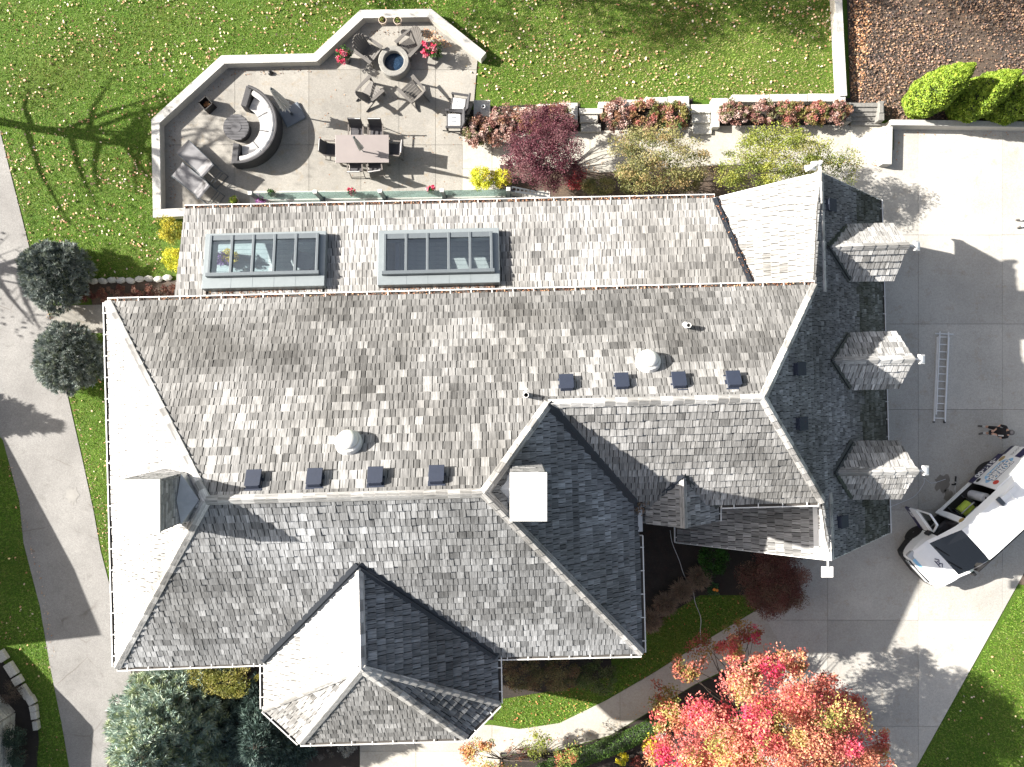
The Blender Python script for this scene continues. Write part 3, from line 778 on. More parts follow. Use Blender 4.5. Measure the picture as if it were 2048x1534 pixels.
# dormers on the garage slope
def dormer(back, tip, e_top, e_bot):
    rb_ = Ef.ray(*back); zr = rb_.z; rt = W(*tip, zr)
    ze = (Ef.ray(*e_top[0]).z+Ef.ray(*e_bot[0]).z)/2
    b1 = Ef.ray(*e_top[0]); b2 = Ef.ray(*e_bot[0])
    f1 = W(*e_top[1], ze); f2 = W(*e_bot[1], ze)
    c_ = (rt.x+f1.x+f2.x)/3
    FACES['d1'] = Face([rb_, rt, f1, (b1.x, b1.y, ze)]); FACES['d2'] = Face([rb_, rt, f2, (b2.x, b2.y, ze)])
    m = MB(); hw = abs(f1.y-f2.y)/2-.12; cy = (f1.y+f2.y)/2; xf = c_-.3; xb = 9.9
    pr_ = [(-hw, 2.6), (hw, 2.6), (hw, ze-.05), (0, zr-.15), (-hw, ze-.05)]
    for x in (xb, xf): m.v += [(x, cy+y, z) for y, z in pr_]
    m.f = [[4, 3, 2, 1, 0], [5, 6, 7, 8, 9]]+[[i, (i+1) % 5, 5+(i+1) % 5, 5+i] for i in range(5)]; m.m = [0]*7; m.c = [(.5,)*3]*7
    dm = m.build('dormer', 'stucco', house)
    m = MB(); m.box((xf+.02, cy, 4.2), (.05, 1.0, 1.0)); m.build('window_frame', 'white_metal', dm)
    m = MB(); m.box((xf+.045, cy, 4.2), (.02, .86, .86)); m.build('pane', 'vanglass', dm)
    m = MB()
    for k in ('d1', 'd2'):
        p = FACES[k].pts; ar = sum(p[i].x*p[(i+1) % 4].y-p[(i+1) % 4].x*p[i].y for i in range(4)); m.slab3(p if ar > 0 else p[::-1], .1)
    m.build('roof_sheet', 'under', dm)
    for k in ('d1', 'd2'): lay(k, dm, .1, 1.45, pick=False, expo=.28)  # shakes lightened to carry the sunlight on the dormers
    for k in ('d1', 'd2'):
        sh, par = stuffs[k]; o = bpy.data.objects.new('shingles', sh.mesh('shingles')); link(o, dm); o['kind'] = 'stuff'
    caps(rt, rb_, FACES['d1'].n, FACES['d2'].n, dm, wd=.17, ln=.36, warm=.1)
    valley(rb_, (b1.x, b1.y, ze), dm, .26, .11); valley(rb_, (b2.x, b2.y, ze), dm, .2, .11)
    # white lamp box under the gable tip
    m = MB(); m.box((rt.x+.1, rt.y, zr-.12), (.3, .06, .05)); m.box((rt.x+.32, rt.y, zr-.16), (.2, .3, .1), Matrix.Rotation(.4, 3, 'Y')); fl_ = m.build('flood_light', 'white_metal', dm)
    m = MB(); m.box((rt.x+.335, rt.y, zr-.1), (.1, .2, .03), Matrix.Rotation(.4, 3, 'Y')); m.build('lamp_lens', 'lamp_clear', fl_)
dormer((1655, 495), (1818, 490), ((1690, 450), (1786, 448)), ((1696, 562), (1787, 560)))
dormer((1660, 721), (1828, 718), ((1694, 667), (1792, 664)), ((1697, 778), (1797, 776)))
dormer((1667, 945), (1836, 942), ((1702, 883), (1797, 882)), ((1700, 998), (1802, 996)))

# chimneys of stacked stone
def chimney(x0, x1, y0, y1, zb, zt, cap, capcol):
    m = MB(); z = zb
    while z < zt-.05:
        h = random.uniform(.07, .12)
        for (ax, ay, bx, by) in ((x0, y0, x1, y0), (x1, y0, x1, y1), (x1, y1, x0, y1), (x0, y1, x0, y0)):
            ln = math.hypot(bx-ax, by-ay); p = 0
            while p < ln-.01:
                l = min(random.uniform(.15, .45), ln-p); v = random.uniform(.16, .34); d = random.uniform(.0, .03)
                c = ((ax+(bx-ax)*(p+l/2)/ln), (ay+(by-ay)*(p+l/2)/ln), z+h/2)
                m.box(c, (l-.008, .08+d, h-.008), math.atan2(by-ay, bx-ax), 0, (v, v, v*1.02)); p += l
        z += h
    m.box(((x0+x1)/2, (y0+y1)/2, (zb+zt)/2), (x1-x0-.02, y1-y0-.02, zt-zb), None, 0, (.1, .1, .1))
    ch = m.build('chimney', 'stone', house, attr=True)
    m = MB(); m.box(((x0+x1)/2, (y0+y1)/2, zt+.03), (x1-x0+.1, y1-y0+.1, .07))
    m.build('chimney_cap', cap, ch, bevel=.01)
    return ch
ch1 = chimney(-9.45, -8.52, -3.55, -2.36, 8.2, 11.15, 'caps', None)
ch2 = chimney(0.0, .80, -3.28, -2.2, 8.6, 11.1, 'white_metal', None)
m = MB(); m.add([(-8.45, -2.3, 10.15), (-8.45, -3.6, 10.15), (-7.95, -2.95, 10.25), (-8.45, -2.95, 10.4), (-8.45, -2.3, 9.7), (-8.45, -3.6, 9.7)], [(0, 3, 2), (3, 1, 2), (0, 2, 4), (1, 5, 2)]); m.build('cricket', 'copper', ch1)
m = MB(); m.add([(-.42, -2.72, 10.0), (0.0, -2.2, 9.75), (0.0, -3.28, 9.75), (0.0, -2.72, 10.05)], [(0, 3, 1), (0, 2, 3)]); m.build('cricket', 'copper', ch2)

# roof vents, pipes, domes
def on(fk, px, py, h=0.0): f = FACES[fk]; return f.ray(px, py, h), Matrix((f.s, f.t, f.n)).transposed()
vent_me = None
for fk, px, py in (('U', 509, 966), ('U', 631, 963), ('U', 752, 960), ('U', 874, 957), ('U', 1133, 773), ('U', 1243, 770), ('U', 1357, 768), ('U', 1466, 766),
    ('E', 1653, 411), ('E', 1590, 738), ('E', 1594, 847), ('E', 1677, 1043)):
    p, R = on(fk, px, py)
    if vent_me is None:
        b = MB(); b.box((0, -.02, .02), (.46, .5, .02)); b.box((0, -.02, .09), (.36, .40, .14), None, 0, None, .92); b.box((0, -.07, .17), (.40, .44, .03), Matrix.Rotation(-.1, 3, 'X')); vo = b.build('roof_vent', 'ventblack', house, bevel=.01); vent_me = vo.data
    else:
        vo = bpy.data.objects.new('roof_vent', vent_me); link(vo, house); bv = vo.modifiers.new('bevel', 'BEVEL'); bv.width = .01; bv.segments = 2
    vo.matrix_local = Matrix.Translation(p) @ R.to_4x4()
for fk, px, py in (('U', 697, 884), ('U', 1296, 722)):
    p, R = on(fk, px, py, .15)
    b = MB(); b.lathe([(.36, -.1), (.35, .06), (.31, .1)], 24); so = b.build('sun_tube', 'white_metal', house); so.matrix_local = Matrix.Translation(p) @ R.to_4x4()
    b = MB(); b.lathe([(.30, .10), (.285, .17), (.22, .25), (.12, .29), (.01, .305)], 24); b.build('dome', 'dome', so, smooth=True)
for px, py in ((1052, 790), (1376, 651)):
    p, R = on('U', px, py, .3)
    b = MB(); b.tube([(0, 0, -.5), (0, 0, .1)], .075, 14, cap=False); b.tube([(0, 0, .1), (0, 0, -.5)], .06, 14, cap=False); b.lathe([(.075, .1), (.06, .1)], 14, cap=False); b.lathe([(.2, -.42), (.09, -.3)], 14, cap=False)
    o = b.build('vent_pipe', 'white_metal', house); o.location = p
# lamps at the tips of the garage ridge
p = PT['GT']
b = MB(); b.box(p+Vector((0, .12, -.02)), (.08, .3, .06)); fl_ = b.build('flood_light', 'white_metal', house)
for dx, dy, r in ((-.32, .1, .9), (-.12, .22, .5), (.06, .24, 0)):
    b = MB(); b.tube([p+Vector((dx*.4, dy, 0)), p+Vector((dx, dy+.05, .03)), p+Vector((dx-.14, dy+.02, -.03))], [.04, .09, .1], 12); b.build('lamp_head', 'dome', fl_, smooth=True)
p = PT['GB']
b = MB(); b.box(p+Vector((-.03, -.12, -.1)), (.05, .3, .05)); b.box(p+Vector((-.04, -.4, -.12)), (.36, .34, .06)); fl_ = b.build('flood_light', 'white_metal', house, bevel=.01)
b = MB(); f_ = FACES['GLb']; q0 = f_.st(PT['GB']); q1 = f_.st(ridge_at(-3.5)); b.box(f_.p3((q0[0]+q1[0])/2, (q0[1]+q1[1])/2-.26, .035), (abs(q1[0]-q0[0]), .42, .02), Matrix((f_.s, f_.t, f_.n)).transposed()); b.build('ridge_sunlit_strip', 'white_metal', house)  # white strip added for the sunlit band beside the ridge
# ------------------------------------------------------------------ garden walls
def wall_line(name, label, pts, wd, h, segs=True, capm='caps', z0=0.0, groupname=None, side=1):
    """wall along a line of points; each cap piece is a part"""
    t = thing(name, label, 'wall'); P = [Vector((*p, 0)) for p in pts]
    n = len(P); offs = []
    for i in range(n):
        d0 = (P[i]-P[i-1]).normalized() if i else None; d1 = (P[i+1]-P[i]).normalized() if i < n-1 else None
        n0 = Vector((-d0.y, d0.x, 0)) if d0 else None; n1 = Vector((-d1.y, d1.x, 0)) if d1 else None
        nn = (n0+n1).normalized() if n0 and n1 else (n0 or n1); k = 1/max(.35, nn.dot(n1 or n0)); offs.append(P[i]+nn*wd*k*side)
    m = MB()
    for i in range(n-1):
        m.prism([P[i][:2], P[i+1][:2], offs[i+1][:2], offs[i][:2]], z0, z0+h-.06)
    m.build('wall_body', 'stucco', t)
    for i in range(n-1):
        q = [P[i], P[i+1], offs[i+1], offs[i]]; c = sum(q, Vector((0, 0, 0)))/4
        b = MB(); b.prism([(c+(p-c)*1.0)[:2] for p in q], z0+h-.06, z0+h); b.build('cap_stone', capm, t, bevel=.008)
    return t
hw = .42
PW = [W2(p, hw) for p in ((500, 409), (322, 418), (319, 246), (449, 127), (634, 123), (727, 36), (857, 34), (962, 118))]
wall_line('patio_wall', 'low pale concrete wall bending around the furnished patio', PW, .32, hw, side=1)
wall_line('garden_wall', 'straight weathered concrete wall between lawn and leaf bed', [W2(p, .45) for p in ((1667, -60), (1675, 100), (1680, 192))], .28, .45, capm='caps')
wall_line('driveway_wall', 'low grey concrete wall along driveway under pointed evergreens', [W2(p, .5) for p in ((1782, 250), (2300, 258))], .22, .5)
wall_line('walk_end_wall', 'short white concrete wall at end of garden walk by driveway', [W2(p, .4) for p in ((1767, 252), (1765, 328))], .36, .4)
def stones(name, label, rects, h, mat='limestone'):
    t = thing(name, label, 'wall')
    for i, (x0, y0, x1, y1) in enumerate(rects):
        a = W2((x0, y0), h); b = W2((x1, y1), h)
        m = MB(); m.box(((a[0]+b[0])/2, (a[1]+b[1])/2, h/2), (abs(b[0]-a[0])-.015, abs(b[1]-a[1]), h+random.uniform(-.02, .02)), random.uniform(-.012, .02)); m.build('stone', mat, t, bevel=.02)
    return t
stones('stone_wall', 'row of pale limestone blocks behind shrubs beside the patio', [(984, 222, 1026, 235), (1027, 214, 1074, 228), (1075, 208, 1118, 222), (1118, 205, 1156, 245)], .35)
stones('stone_wall', 'pale limestone blocks behind middle flower bed between two steps', [(1197, 203, 1231, 216), (1231, 199, 1290, 213), (1290, 194, 1336, 208), (1336, 192, 1379, 208), (1362, 208, 1380, 230)], .35)
stones('stone_wall', 'long white limestone wall behind rightmost flower bed', [(1424, 196, 1464, 214), (1464, 189, 1540, 204), (1540, 188, 1616, 203), (1616, 187, 1692, 203), (1424, 214, 1440, 254)], .38)
for lab, rc in (('limestone garden steps nearest the patio', [(1158, 216, 1206, 228), (1160, 229, 1196, 245), (1162, 246, 1202, 264)]),
                ('limestone garden steps between middle and right flower beds', [(1382, 208, 1422, 226), (1384, 227, 1420, 246), (1386, 247, 1424, 268)])):
    t = thing('stone_steps', lab, 'steps')
    for i, (x0, y0, x1, y1) in enumerate(rc):
        h = .3-.09*i; a = W2((x0, y0), h); b = W2((x1, y1), h)
        m = MB(); m.box(((a[0]+b[0])/2, (a[1]+b[1])/2, h/2), (b[0]-a[0], a[1]-b[1]-.01, h)); m.build('step', 'limestone', t, bevel=.02)
t = thing('timber_steps', 'weathered grey timber steps beside rightmost flower bed', 'steps')
for i in range(5):
    h = .42-.07*i; a = W2((1702, 205+i*9.2), h); b = W2((1764, 214+i*9.2), h)
    m = MB(); m.box(((a[0]+b[0])/2, (a[1]+b[1])/2, h/2), (b[0]-a[0], a[1]-b[1]-.012, h)); m.build('plank', 'timber', t, bevel=.01)
for lab, px, py in (('short grey timber post left of timber steps', 1696, 225), ('short pale timber post right of timber steps', 1762, 222)):
    m = MB(); p = W(px, py, .45); m.box((p.x, p.y, .25), (.22, .75, .5)); m.box((p.x-.02, p.y+.1, .52), (.16, .4, .05)); o = m.build('timber_post', 'timber', None, bevel=.015); tag(o, lab, 'post')
# kerb blocks by the neighbour's bed and stone edging by the walk
kb = [(2, 1313, 22, 26), (20, 1340, 22, 34), (33, 1362, 24, 20), (47, 1385, 20, 34), (60, 1402, 20, 20), (65, 1418, 18, 15), (67, 1432, 17, 18), (70, 1452, 14, 22)]
t = thing('kerb', 'curved row of pale stone blocks edging bed at bottom left', 'kerb')
for i, (px, py, w_, l_) in enumerate(kb):
    p = W(px, py, .18); n_ = kb[min(i+1, 7)]; p_ = kb[max(i-1, 0)]
    an = math.atan2(-(n_[1]-p_[1]), n_[0]-p_[0])
    m = MB(); m.box((0, 0, .09), (l_/F*H*.82, w_/F*H*.75, .18+random.uniform(0, .03))); m.build('stone', 'limestone', t, bevel=.02, loc=(p.x, p.y, 0), rz=an)
t = thing('stone_edging', 'irregular white stones edging the reddish bed by the side walk', 'edging')
for i in range(9):
    p = W(186+i*18.5, 563-i*.8+random.uniform(-2, 2), .1); m = MB()
    m.lathe([(.02, 0), (.16, .02), (.17, .09), (.10, .13), (.01, .14)], 7, sq=(1.15, .75)); m.build('stone', 'limestone', t, loc=(p.x, p.y, 0), rz=random.uniform(-.3, .3))

# ------------------------------------------------------------------ glass railing and gate
t = thing('glass_railing', 'greenish glass railing with grey posts between patio and shed roof', 'railing')
tops = [W(px, py, 1.1) for px, py in ((500, 386), (630, 383.5), (760, 382), (884, 380.5), (1017, 378))]
for p in tops:
    m = MB(); m.box((p.x, p.y, .56), (.14, .12, 1.08)); m.box((p.x, p.y, .03), (.22, .2, .02)); po = m.build('post', 'steel', t, bevel=.006)
    m = MB(); m.box((p.x, p.y, 1.115), (.16, .15, .03), None, 0, None, .8); m.build('post_cap', 'alu', po)
for a, b in zip(tops[:-1], tops[1:]):
    d = (b-a).normalized(); m = MB(); m.bar((a.x+d.x*.07, a.y, .58), (b.x-d.x*.07, b.y, .58), .014, .95); m.build('pane', 'railglass', t)
t = thing('picket_gate', 'grey metal picket gate at right end of glass railing', 'gate')
a, b = W(1024, 382, 1.0), W(1096, 394, 1.0); d = (b-a).normalized()
for z in (.15, 1.0):
    m = MB(); m.bar((a.x, a.y, z), (b.x, b.y, z), .06, .05); m.build('rail', 'steel', t)
m = MB(); m.bar((a.x, a.y+.16, 1.0), (b.x, b.y+.12, 1.0), .05, .04); m.build('rail', 'steel', t)
for i in range(10):
    k = i/9; p = a.lerp(b, k); m = MB(); m.bar((p.x, p.y-.01, .98), (p.x+.01, p.y+.15, .98), .05, .03); m.box((p.x, p.y, .55), (.03, .05, .9)); m.build('picket', 'steel', t)
m = MB(); m.box((b.x, b.y, .55), (.08, .08, 1.1)); m.build('post', 'alu', t)

# ------------------------------------------------------------------ patio furniture
def place(o, px, py, z, rz): p = W(px, py, z); o.location = (p.x, p.y, .022); o.rotation_euler = (0, 0, rz)
def adirondack(name, label, px, py, rz):
    t = thing(name, label, 'chair', group='lounge chairs round the fire pit')
    for i in range(6):
        x = .36-i*.095; z = .36-i*.028; m = MB(); m.box((x, 0, z), (.085, .56, .022), Matrix.Rotation(.29*-1, 3, 'Y')); m.build('seat_slat', 'polywood', t)
    for i in range(7):
        y = (i-3)*.085; hh = .78-abs(i-3)**2*.022; m = MB()
        b0 = Vector((-.14, y*.86, .2)); b1 = b0+Vector((-.36*hh/.78, y*.22, hh*.92)); m.bar(b0, b1, .078, .022, up=(1, 0, .4)); m.build('back_slat', 'polywood', t)
    for s in (-1, 1):
        m = MB(); vs = [(.46, s*.30), (.46, s*.44), (.0, s*.42), (-.34, s*.37), (-.34, s*.31), (.0, s*.31)]
        m.prism(vs, .555, .58); m.build('armrest', 'polywood', t)
        m = MB(); m.bar((.42, s*.33, 0), (.40, s*.33, .555), .09, .03, up=(0, 1, 0)); m.build('leg', 'polywood', t)
        m = MB(); m.bar((.40, s*.29, .33), (-.55, s*.29, .0), .03, .10, up=(0, 0, 1)); m.build('leg', 'polywood', t)
    m = MB(); m.bar((-.34, -.36, .55), (-.34, .36, .55), .06, .025); m.build('back_rail', 'polywood', t)
    place(t, px, py, .35, rz); return t
adirondack('adirondack_chair', 'dark slatted lounge chair by the left pink flower pot', 736, 102, radians(-36))
adirondack('adirondack_chair', 'slatted lounge chair upper right of the fire pit', 823, 88, radians(-136))
adirondack('adirondack_chair', 'slatted lounge chair lower left of fire pit, facing up right', 739, 187, radians(44))
adirondack('adirondack_chair', 'slatted lounge chair below fire pit with back toward rocking chairs', 827, 186, radians(132))

t = thing('fire_pit', 'round concrete fire pit with blue black glass inside', 'fire pit'); place(t, 791, 131, 0, 0)
m = MB(); m.lathe([(.60, 0), (.60, .40), (.57, .43), (.42, .43), (.39, .41), (.39, .12)], 48, cap=False); m.build('ring', 'pitstone', t)
m = MB(); m.lathe([(.392, .40), (.392, .15)], 48, cap=False); m.build('inner_band', 'terracotta', t)
m = MB(); m.lathe([(.39, .18), (.2, .21), (.01, .2)], 40, cap=False); m.build('fire_glass', 'fireglass', t)

t = thing('sectional_sofa', 'curved charcoal wicker sofa with pale cushions round a table', 'sofa'); place(t, 482, 254, .35, 0)
a0, a1 = radians(-96), radians(74)
def arc(m, r0, r1, z0, z1, b0, b1, n=24, mi=0, crown_=0.0):
    vs = []; fs = []
    for i in range(n+1):
        q = b0+(b1-b0)*i/n
        for r, z in ((r0, z0), (r1, z0), (r1, z1-crown_), ((r0+r1)/2, z1), (r0, z1-crown_)): vs.append((r*cos(q), r*sin(q), z))
    for i in range(n):
        for k in range(5): k2 = (k+1) % 5; fs.append((i*5+k, i*5+k2, (i+1)*5+k2, (i+1)*5+k))
    fs.append((4, 3, 2, 1, 0)); fs.append(tuple(n*5+k for k in range(5))); m.add(vs, fs, mi)
m = MB(); arc(m, .78, 1.52, .03, .30, a0, a1); m.build('seat_base', 'wicker', t)
m = MB(); arc(m, 1.44, 1.54, .03, .76, a0, a1, 30, 0, .01); m.build('backrest', 'wicker', t, bevel=.012)
for q, s in ((a0, -1), (a1, 1)):
    m = MB(); m.box((1.13*cos(q)+s*.0, 1.13*sin(q), .32), (.86, .26, .60), q, 0, None, .92); m.build('armrest', 'wicker', t, bevel=.02)
for i in range(4):
    k0 = a0+.16+(a1-a0-.32)*i/4+.012; k1 = a0+.16+(a1-a0-.32)*(i+1)/4-.012
    m = MB(); arc(m, .76, 1.28, .30, .43, k0, k1, 10, 0, .025); m.build('seat_cushion', 'cushion_grey', t, bevel=.02)
    m = MB(); arc(m, 1.24, 1.43, .42, .74, k0-.01, k1+.01, 10, 0, .05); m.build('back_cushion', 'cushion', t, bevel=.03)
t = thing('round_table', 'round dark grey slatted coffee table inside the curved sofa', 'table'); place(t, 473, 255, .42, 0)
m = MB(); m.lathe([(.50, .38), (.51, .42), (.5, .435)], 40); m.build('table_top', 'wicker', t)
for i in range(9):
    y = -.44+i*.11; l = 2*math.sqrt(max(.02, .49**2-y*y)); m = MB(); m.box((0, y, .44), (l, .085, .012)); m.build('slat', 'slate', t)
m = MB(); m.lathe([(.2, .446), (.2, .455), (.01, .456)], 28); m.build('lid', 'slate', t)
m = MB(); m.lathe([(.44, 0), (.46, .38)], 32); m.build('drum', 'wicker', t)

def umbrella(label, px, py, zb, h, base, r=.17, canopy0=1.0):
    t = thing('closed_umbrella', label, 'umbrella'); p = W(px, py, zb); t.location = (p.x, p.y, .022)
    m = MB(); m.tube([(0, 0, .05), (0, 0, h)], .025, 10); m.build('pole', 'alu', t)
    m = MB(); n = 20; prof = [(canopy0, r), (canopy0+.08, r*.8), ((canopy0+h)/2, r*.62), (h-.08, r*.3), (h-.02, .035)]
    vs = []; fs = []
    for z, rr in prof:
        for k in range(n): q = 2*pi*k/n; e = rr*(1 if k % 2 else .55); vs.append((e*cos(q), e*sin(q), z-(.1 if (k % 4 == 1 and z < canopy0+.01) else 0)))
    for i in range(len(prof)-1):
        for k in range(n): k2 = (k+1) % n; fs.append((i*n+k, i*n+k2, (i+1)*n+k2, (i+1)*n+k))
    fs.append(tuple((len(prof)-1)*n+k for k in range(n))); m.add(vs, fs); m.build('canopy', 'canopy', t)
    m = MB(); m.lathe([(.04, h-.03), (.05, h), (.03, h+.05), (.005, h+.07)], 12); m.build('finial', 'steel', t)
    if base:
        m = MB(); m.box((0, 0, .05), (.86, .72, .10), base); m.build('base', 'base', t, bevel=.05)
        m = MB(); m.tube([(0, 0, .1), (0, 0, .35)], .05, 12); m.build('sleeve', 'steel', t)
    return t
umbrella('closed grey market umbrella on square base behind curved sofa', 586, 231, 0, 2.6, radians(28), .24, .95)

def lounger(label, px, py, rz):
    t = thing('chaise_lounge', label, 'lounger', group='silver chaise lounges'); place(t, px, py, .33, rz)
    prof = [(-1.02, .30), (-.9, .34), (-.4, .335), (.05, .33), (.22, .40), (.42, .66), (.58, .92), (.64, .97), (.70, .95)]
    m = MB(); vs = []; fs = []
    for x, z in prof: vs += [(x, -.32, z), (x, .32, z), (x, .32, z-.018), (x, -.32, z-.018)]
    for i in range(len(prof)-1):
        for k in range(4): fs.append((i*4+k, i*4+(k+1) % 4, (i+1)*4+(k+1) % 4, (i+1)*4+k))
    fs += [(3, 2, 1, 0), tuple((len(prof)-1)*4+k for k in range(4))]; m.add(vs, fs); m.build('sling', 'lsling', t, smooth=False)
    for s in (-1, 1):
        m = MB(); m.tube([(x, s*.335, z) for x, z in prof], .02, 6); m.build('side_rail', 'steel', t)
        for x in (-.75, .35):
            m = MB(); m.tube([(x, s*.335, .33), (x+.04, s*.335, 0)], .018, 6); m.build('leg', 'steel', t)
        m = MB(); m.tube([(.05, s*.335, .32), (.85, s*.335, .28), (.95, s*.335, 0)], .018, 6); m.build('rear_leg', 'steel', t)
        m = MB(); m.tube([(.5, s*.3, .75), (.75, s*.3, .3)], .014, 6); m.build('brace', 'steel', t)
    for x, z in ((.85, .28), (.95, .02), (.75, .3)):
        m = MB(); m.tube([(x, -.33, z), (x, .33, z)], .014, 6); m.build('cross_bar', 'steel', t)
lounger('silver chaise lounge nearer the round table', 403, 328, radians(-43)); lounger('silver chaise lounge nearer the shed roof gutter', 395, 371, radians(-39))

t = thing('dining_table', 'long taupe rectangular dining table with umbrella in it', 'table'); place(t, 724.5, 298, .74, radians(.3))
m = MB(); m.box((0, 0, .735), (2.05, 1.07, .03)); m.build('table_top', 'tabletop', t, bevel=.006)
m = MB(); m.box((0, 0, .68), (1.8, .85, .07)); m.build('apron', 'frame', t)
for sx in (-1, 1):
    for sy in (-1, 1): m = MB(); m.box((sx*.92, sy*.42, .36), (.07, .07, .72)); m.build('leg', 'frame', t)
umbrella('closed striped umbrella standing through the dining table', 726, 303, .75, 2.35, None, .13, 1.15)
def dchair(label, px, py, rz):
    t = thing('dining_chair', label, 'chair', group='sling chairs at the dining table'); place(t, px, py, .44, rz)
    m = MB(); vs = []; fs = []; prof = [(.26, .44), (.1, .425), (-.14, .42), (-.24, .46), (-.34, .72), (-.40, .96), (-.43, .98)]
    for x, z in prof: vs += [(x, -.235, z), (x, .235, z), (x, .235, z-.015), (x, -.235, z-.015)]
    for i in range(len(prof)-1):
        for k in range(4): fs.append((i*4+k, i*4+(k+1) % 4, (i+1)*4+(k+1) % 4, (i+1)*4+k))
    fs += [(3, 2, 1, 0), tuple((len(prof)-1)*4+k for k in range(4))]; m.add(vs, fs); m.build('sling', 'sling', t)
    for s in (-1, 1):
        m = MB(); m.tube([(x, s*.245, z) for x, z in prof], .016, 6); m.build('side_rail', 'frame', t)
        m = MB(); m.bar((.22, s*.28, .64), (-.3, s*.28, .66), .05, .022); m.build('armrest', 'frame', t)
        m = MB(); m.tube([(.22, s*.28, .63), (.25, s*.27, 0)], .016, 6); m.build('leg', 'frame', t)
        m = MB(); m.tube([(-.28, s*.28, .65), (-.25, s*.27, .4), (-.38, s*.27, 0)], .016, 6); m.build('leg', 'frame', t)
    m = MB(); m.tube([(-.40, -.24, .97), (-.40, .24, .97)], .018, 6); m.build('top_rail', 'canopy', t)
    m = MB(); m.tube([(-.36, -.27, .1), (-.36, .27, .1)], .014, 6); m.build('stretcher', 'frame', t)
dchair('charcoal sling chair above table, behind its umbrella', 714, 268, radians(-90)); dchair('charcoal sling chair above table, right of its umbrella', 753, 268, radians(-90))
dchair('charcoal sling chair below table, left one', 712, 331, radians(92)); dchair('charcoal sling chair below table, right one turned aslant', 750, 330, radians(99))
dchair('charcoal sling chair at left end of table', 666, 300, radians(-4)); dchair('charcoal sling chair with white top at right end of table', 786, 300, radians(176))

def rocker(label, px, py, rz):
    t = thing('rocking_chair', label, 'chair', group='wicker chairs by the side table'); place(t, px, py, .4, rz)
    m = MB(); m.box((0, 0, .33), (.62, .58, .08)); m.build('seat', 'wicker', t, bevel=.02)
    m = MB(); m.box((-.01, 0, .42), (.50, .48, .11)); m.build('cushion', 'cushion', t, bevel=.04)
    for y in (-.08, .08):
        m = MB(); m.box((0.02, y, .478), (.2, .03, .01)); m.build('stripe', 'base', t)
    m = MB(); m.box((-.36, 0, .66), (.07, .62, .64), Matrix.Rotation(-.22, 3, 'Y')); m.build('backrest', 'wicker', t, bevel=.03)
    for s in (-1, 1):
        m = MB(); m.box((0, s*.33, .60), (.66, .09, .05)); m.box((.28, s*.33, .42), (.07, .07, .34)); m.build('armrest', 'wicker', t, bevel=.015)
        m = MB(); m.tube([(.48, s*.3, .12), (.2, s*.3, .02), (-.2, s*.3, .02), (-.6, s*.3, .15)], .02, 6); m.build('rocker', 'black', t)
        for x in (.26, -.28): m = MB(); m.tube([(x, s*.3, .3), (x, s*.3, .03)], .02, 6); m.build('leg', 'black', t)
rocker('dark wicker rocking chair, upper one with white cushion', 918, 210, radians(172)); rocker('dark wicker rocking chair, lower one next to pink shrubs', 909, 241, radians(180))
t = thing('side_table', 'square pale stone side table behind rocking chairs', 'table'); place(t, 964, 217, .5, 0)
m = MB(); m.box((0, 0, .48), (.64, .64, .05)); m.build('table_top', 'limestone', t, bevel=.01)
m = MB(); m.box((0, 0, .23), (.56, .56, .46)); m.build('block', 'caps', t, bevel=.01)
t = thing('candle_pot', 'small white pot standing on the square side table', 'pot'); p = W(967, 215, .55); t.location = (p.x, p.y, .528)
m = MB(); m.lathe([(.06, 0), (.085, .03), (.085, .13), (.07, .15), (.05, .15), (.05, .08)], 20, cap=False); m.build('pot_body', 'whitep', t)
m = MB(); m.lathe([(.05, .10), (.01, .1)], 16, cap=False); m.build('pot_inside', 'soil', t)

# pots and planters
def plant_ball(t, c, r, n, leaf, cols, name='foliage', mat='leaf', clumps=25, cr=.38, shell=.6, low=-.3, aspect=.55):
    V, C, cc = crown(c, r, n, leaf, cols, clumps, cr, shell, low=low, aspect=aspect); return quads(name, V, C, mat, t)
GREEN = [(.04, .10, .02), (.06, .13, .025), (.03, .075, .018)]; PINK = [(.62, .05, .13), (.75, .12, .22), (.5, .03, .08), (.7, .3, .35)]
def flowerpot(label, px, py, zb, r, h, plant, cols, fcols=None, n=350, rp=None, potmat='terracotta', leaf=.06, up=.15):
    t = thing('flower_pot', label, 'flower pot'); p = W(px, py, zb+h); t.location = (p.x, p.y, zb+.021)
    m = MB(); m.lathe([(r*.72, 0), (r*.95, h*.9), (r*1.05, h*.9), (r*1.05, h), (r*.9, h), (r*.9, h*.85)], 18, cap=False); m.build('pot', potmat, t)
    m = MB(); m.lathe([(r*.9, h*.87), (.01, h*.87)], 18, cap=False); m.build('soil', 'soil', t)
    rp = rp or r*1.2
    plant_ball(t, (0, 0, h+up), (rp, rp, rp*.7), n, leaf, cols)
    if fcols: plant_ball(t, (fcols[1], fcols[2], h+up+.06), (rp*1.05, rp*1.05, rp*.75), int(n*.55), .06, fcols[0], 'blossoms', clumps=16, cr=.22, aspect=.8)
    return t
flowerpot('left of two round pots on top of the patio wall', 765, 40, .42, .15, .26, 0, [(.25, .25, .05), (.12, .16, .04)], None, 60, .1, up=.0)
flowerpot('right of two round pots on top of the patio wall', 795, 41, .42, .15, .26, 0, [(.22, .24, .06), (.10, .16, .04)], None, 70, .1, up=.0)
flowerpot('pot of pink flowers beside dark lounge chair and patio wall', 690, 114, 0, .2, .35, 0, GREEN, (PINK, -.02, -.12), 700, .38, 'darkpot')
flowerpot('pot of pink flowers right of the fire pit', 868, 106, 0, .2, .35, 0, GREEN, (PINK, -.14, .02), 700, .4, 'darkpot')
flowerpot('small yellow green potted plant below lower chaise lounge', 470, 402, 0, .14, .25, 0, [(.25, .3, .04), (.16, .24, .03)], None, 250, .2)
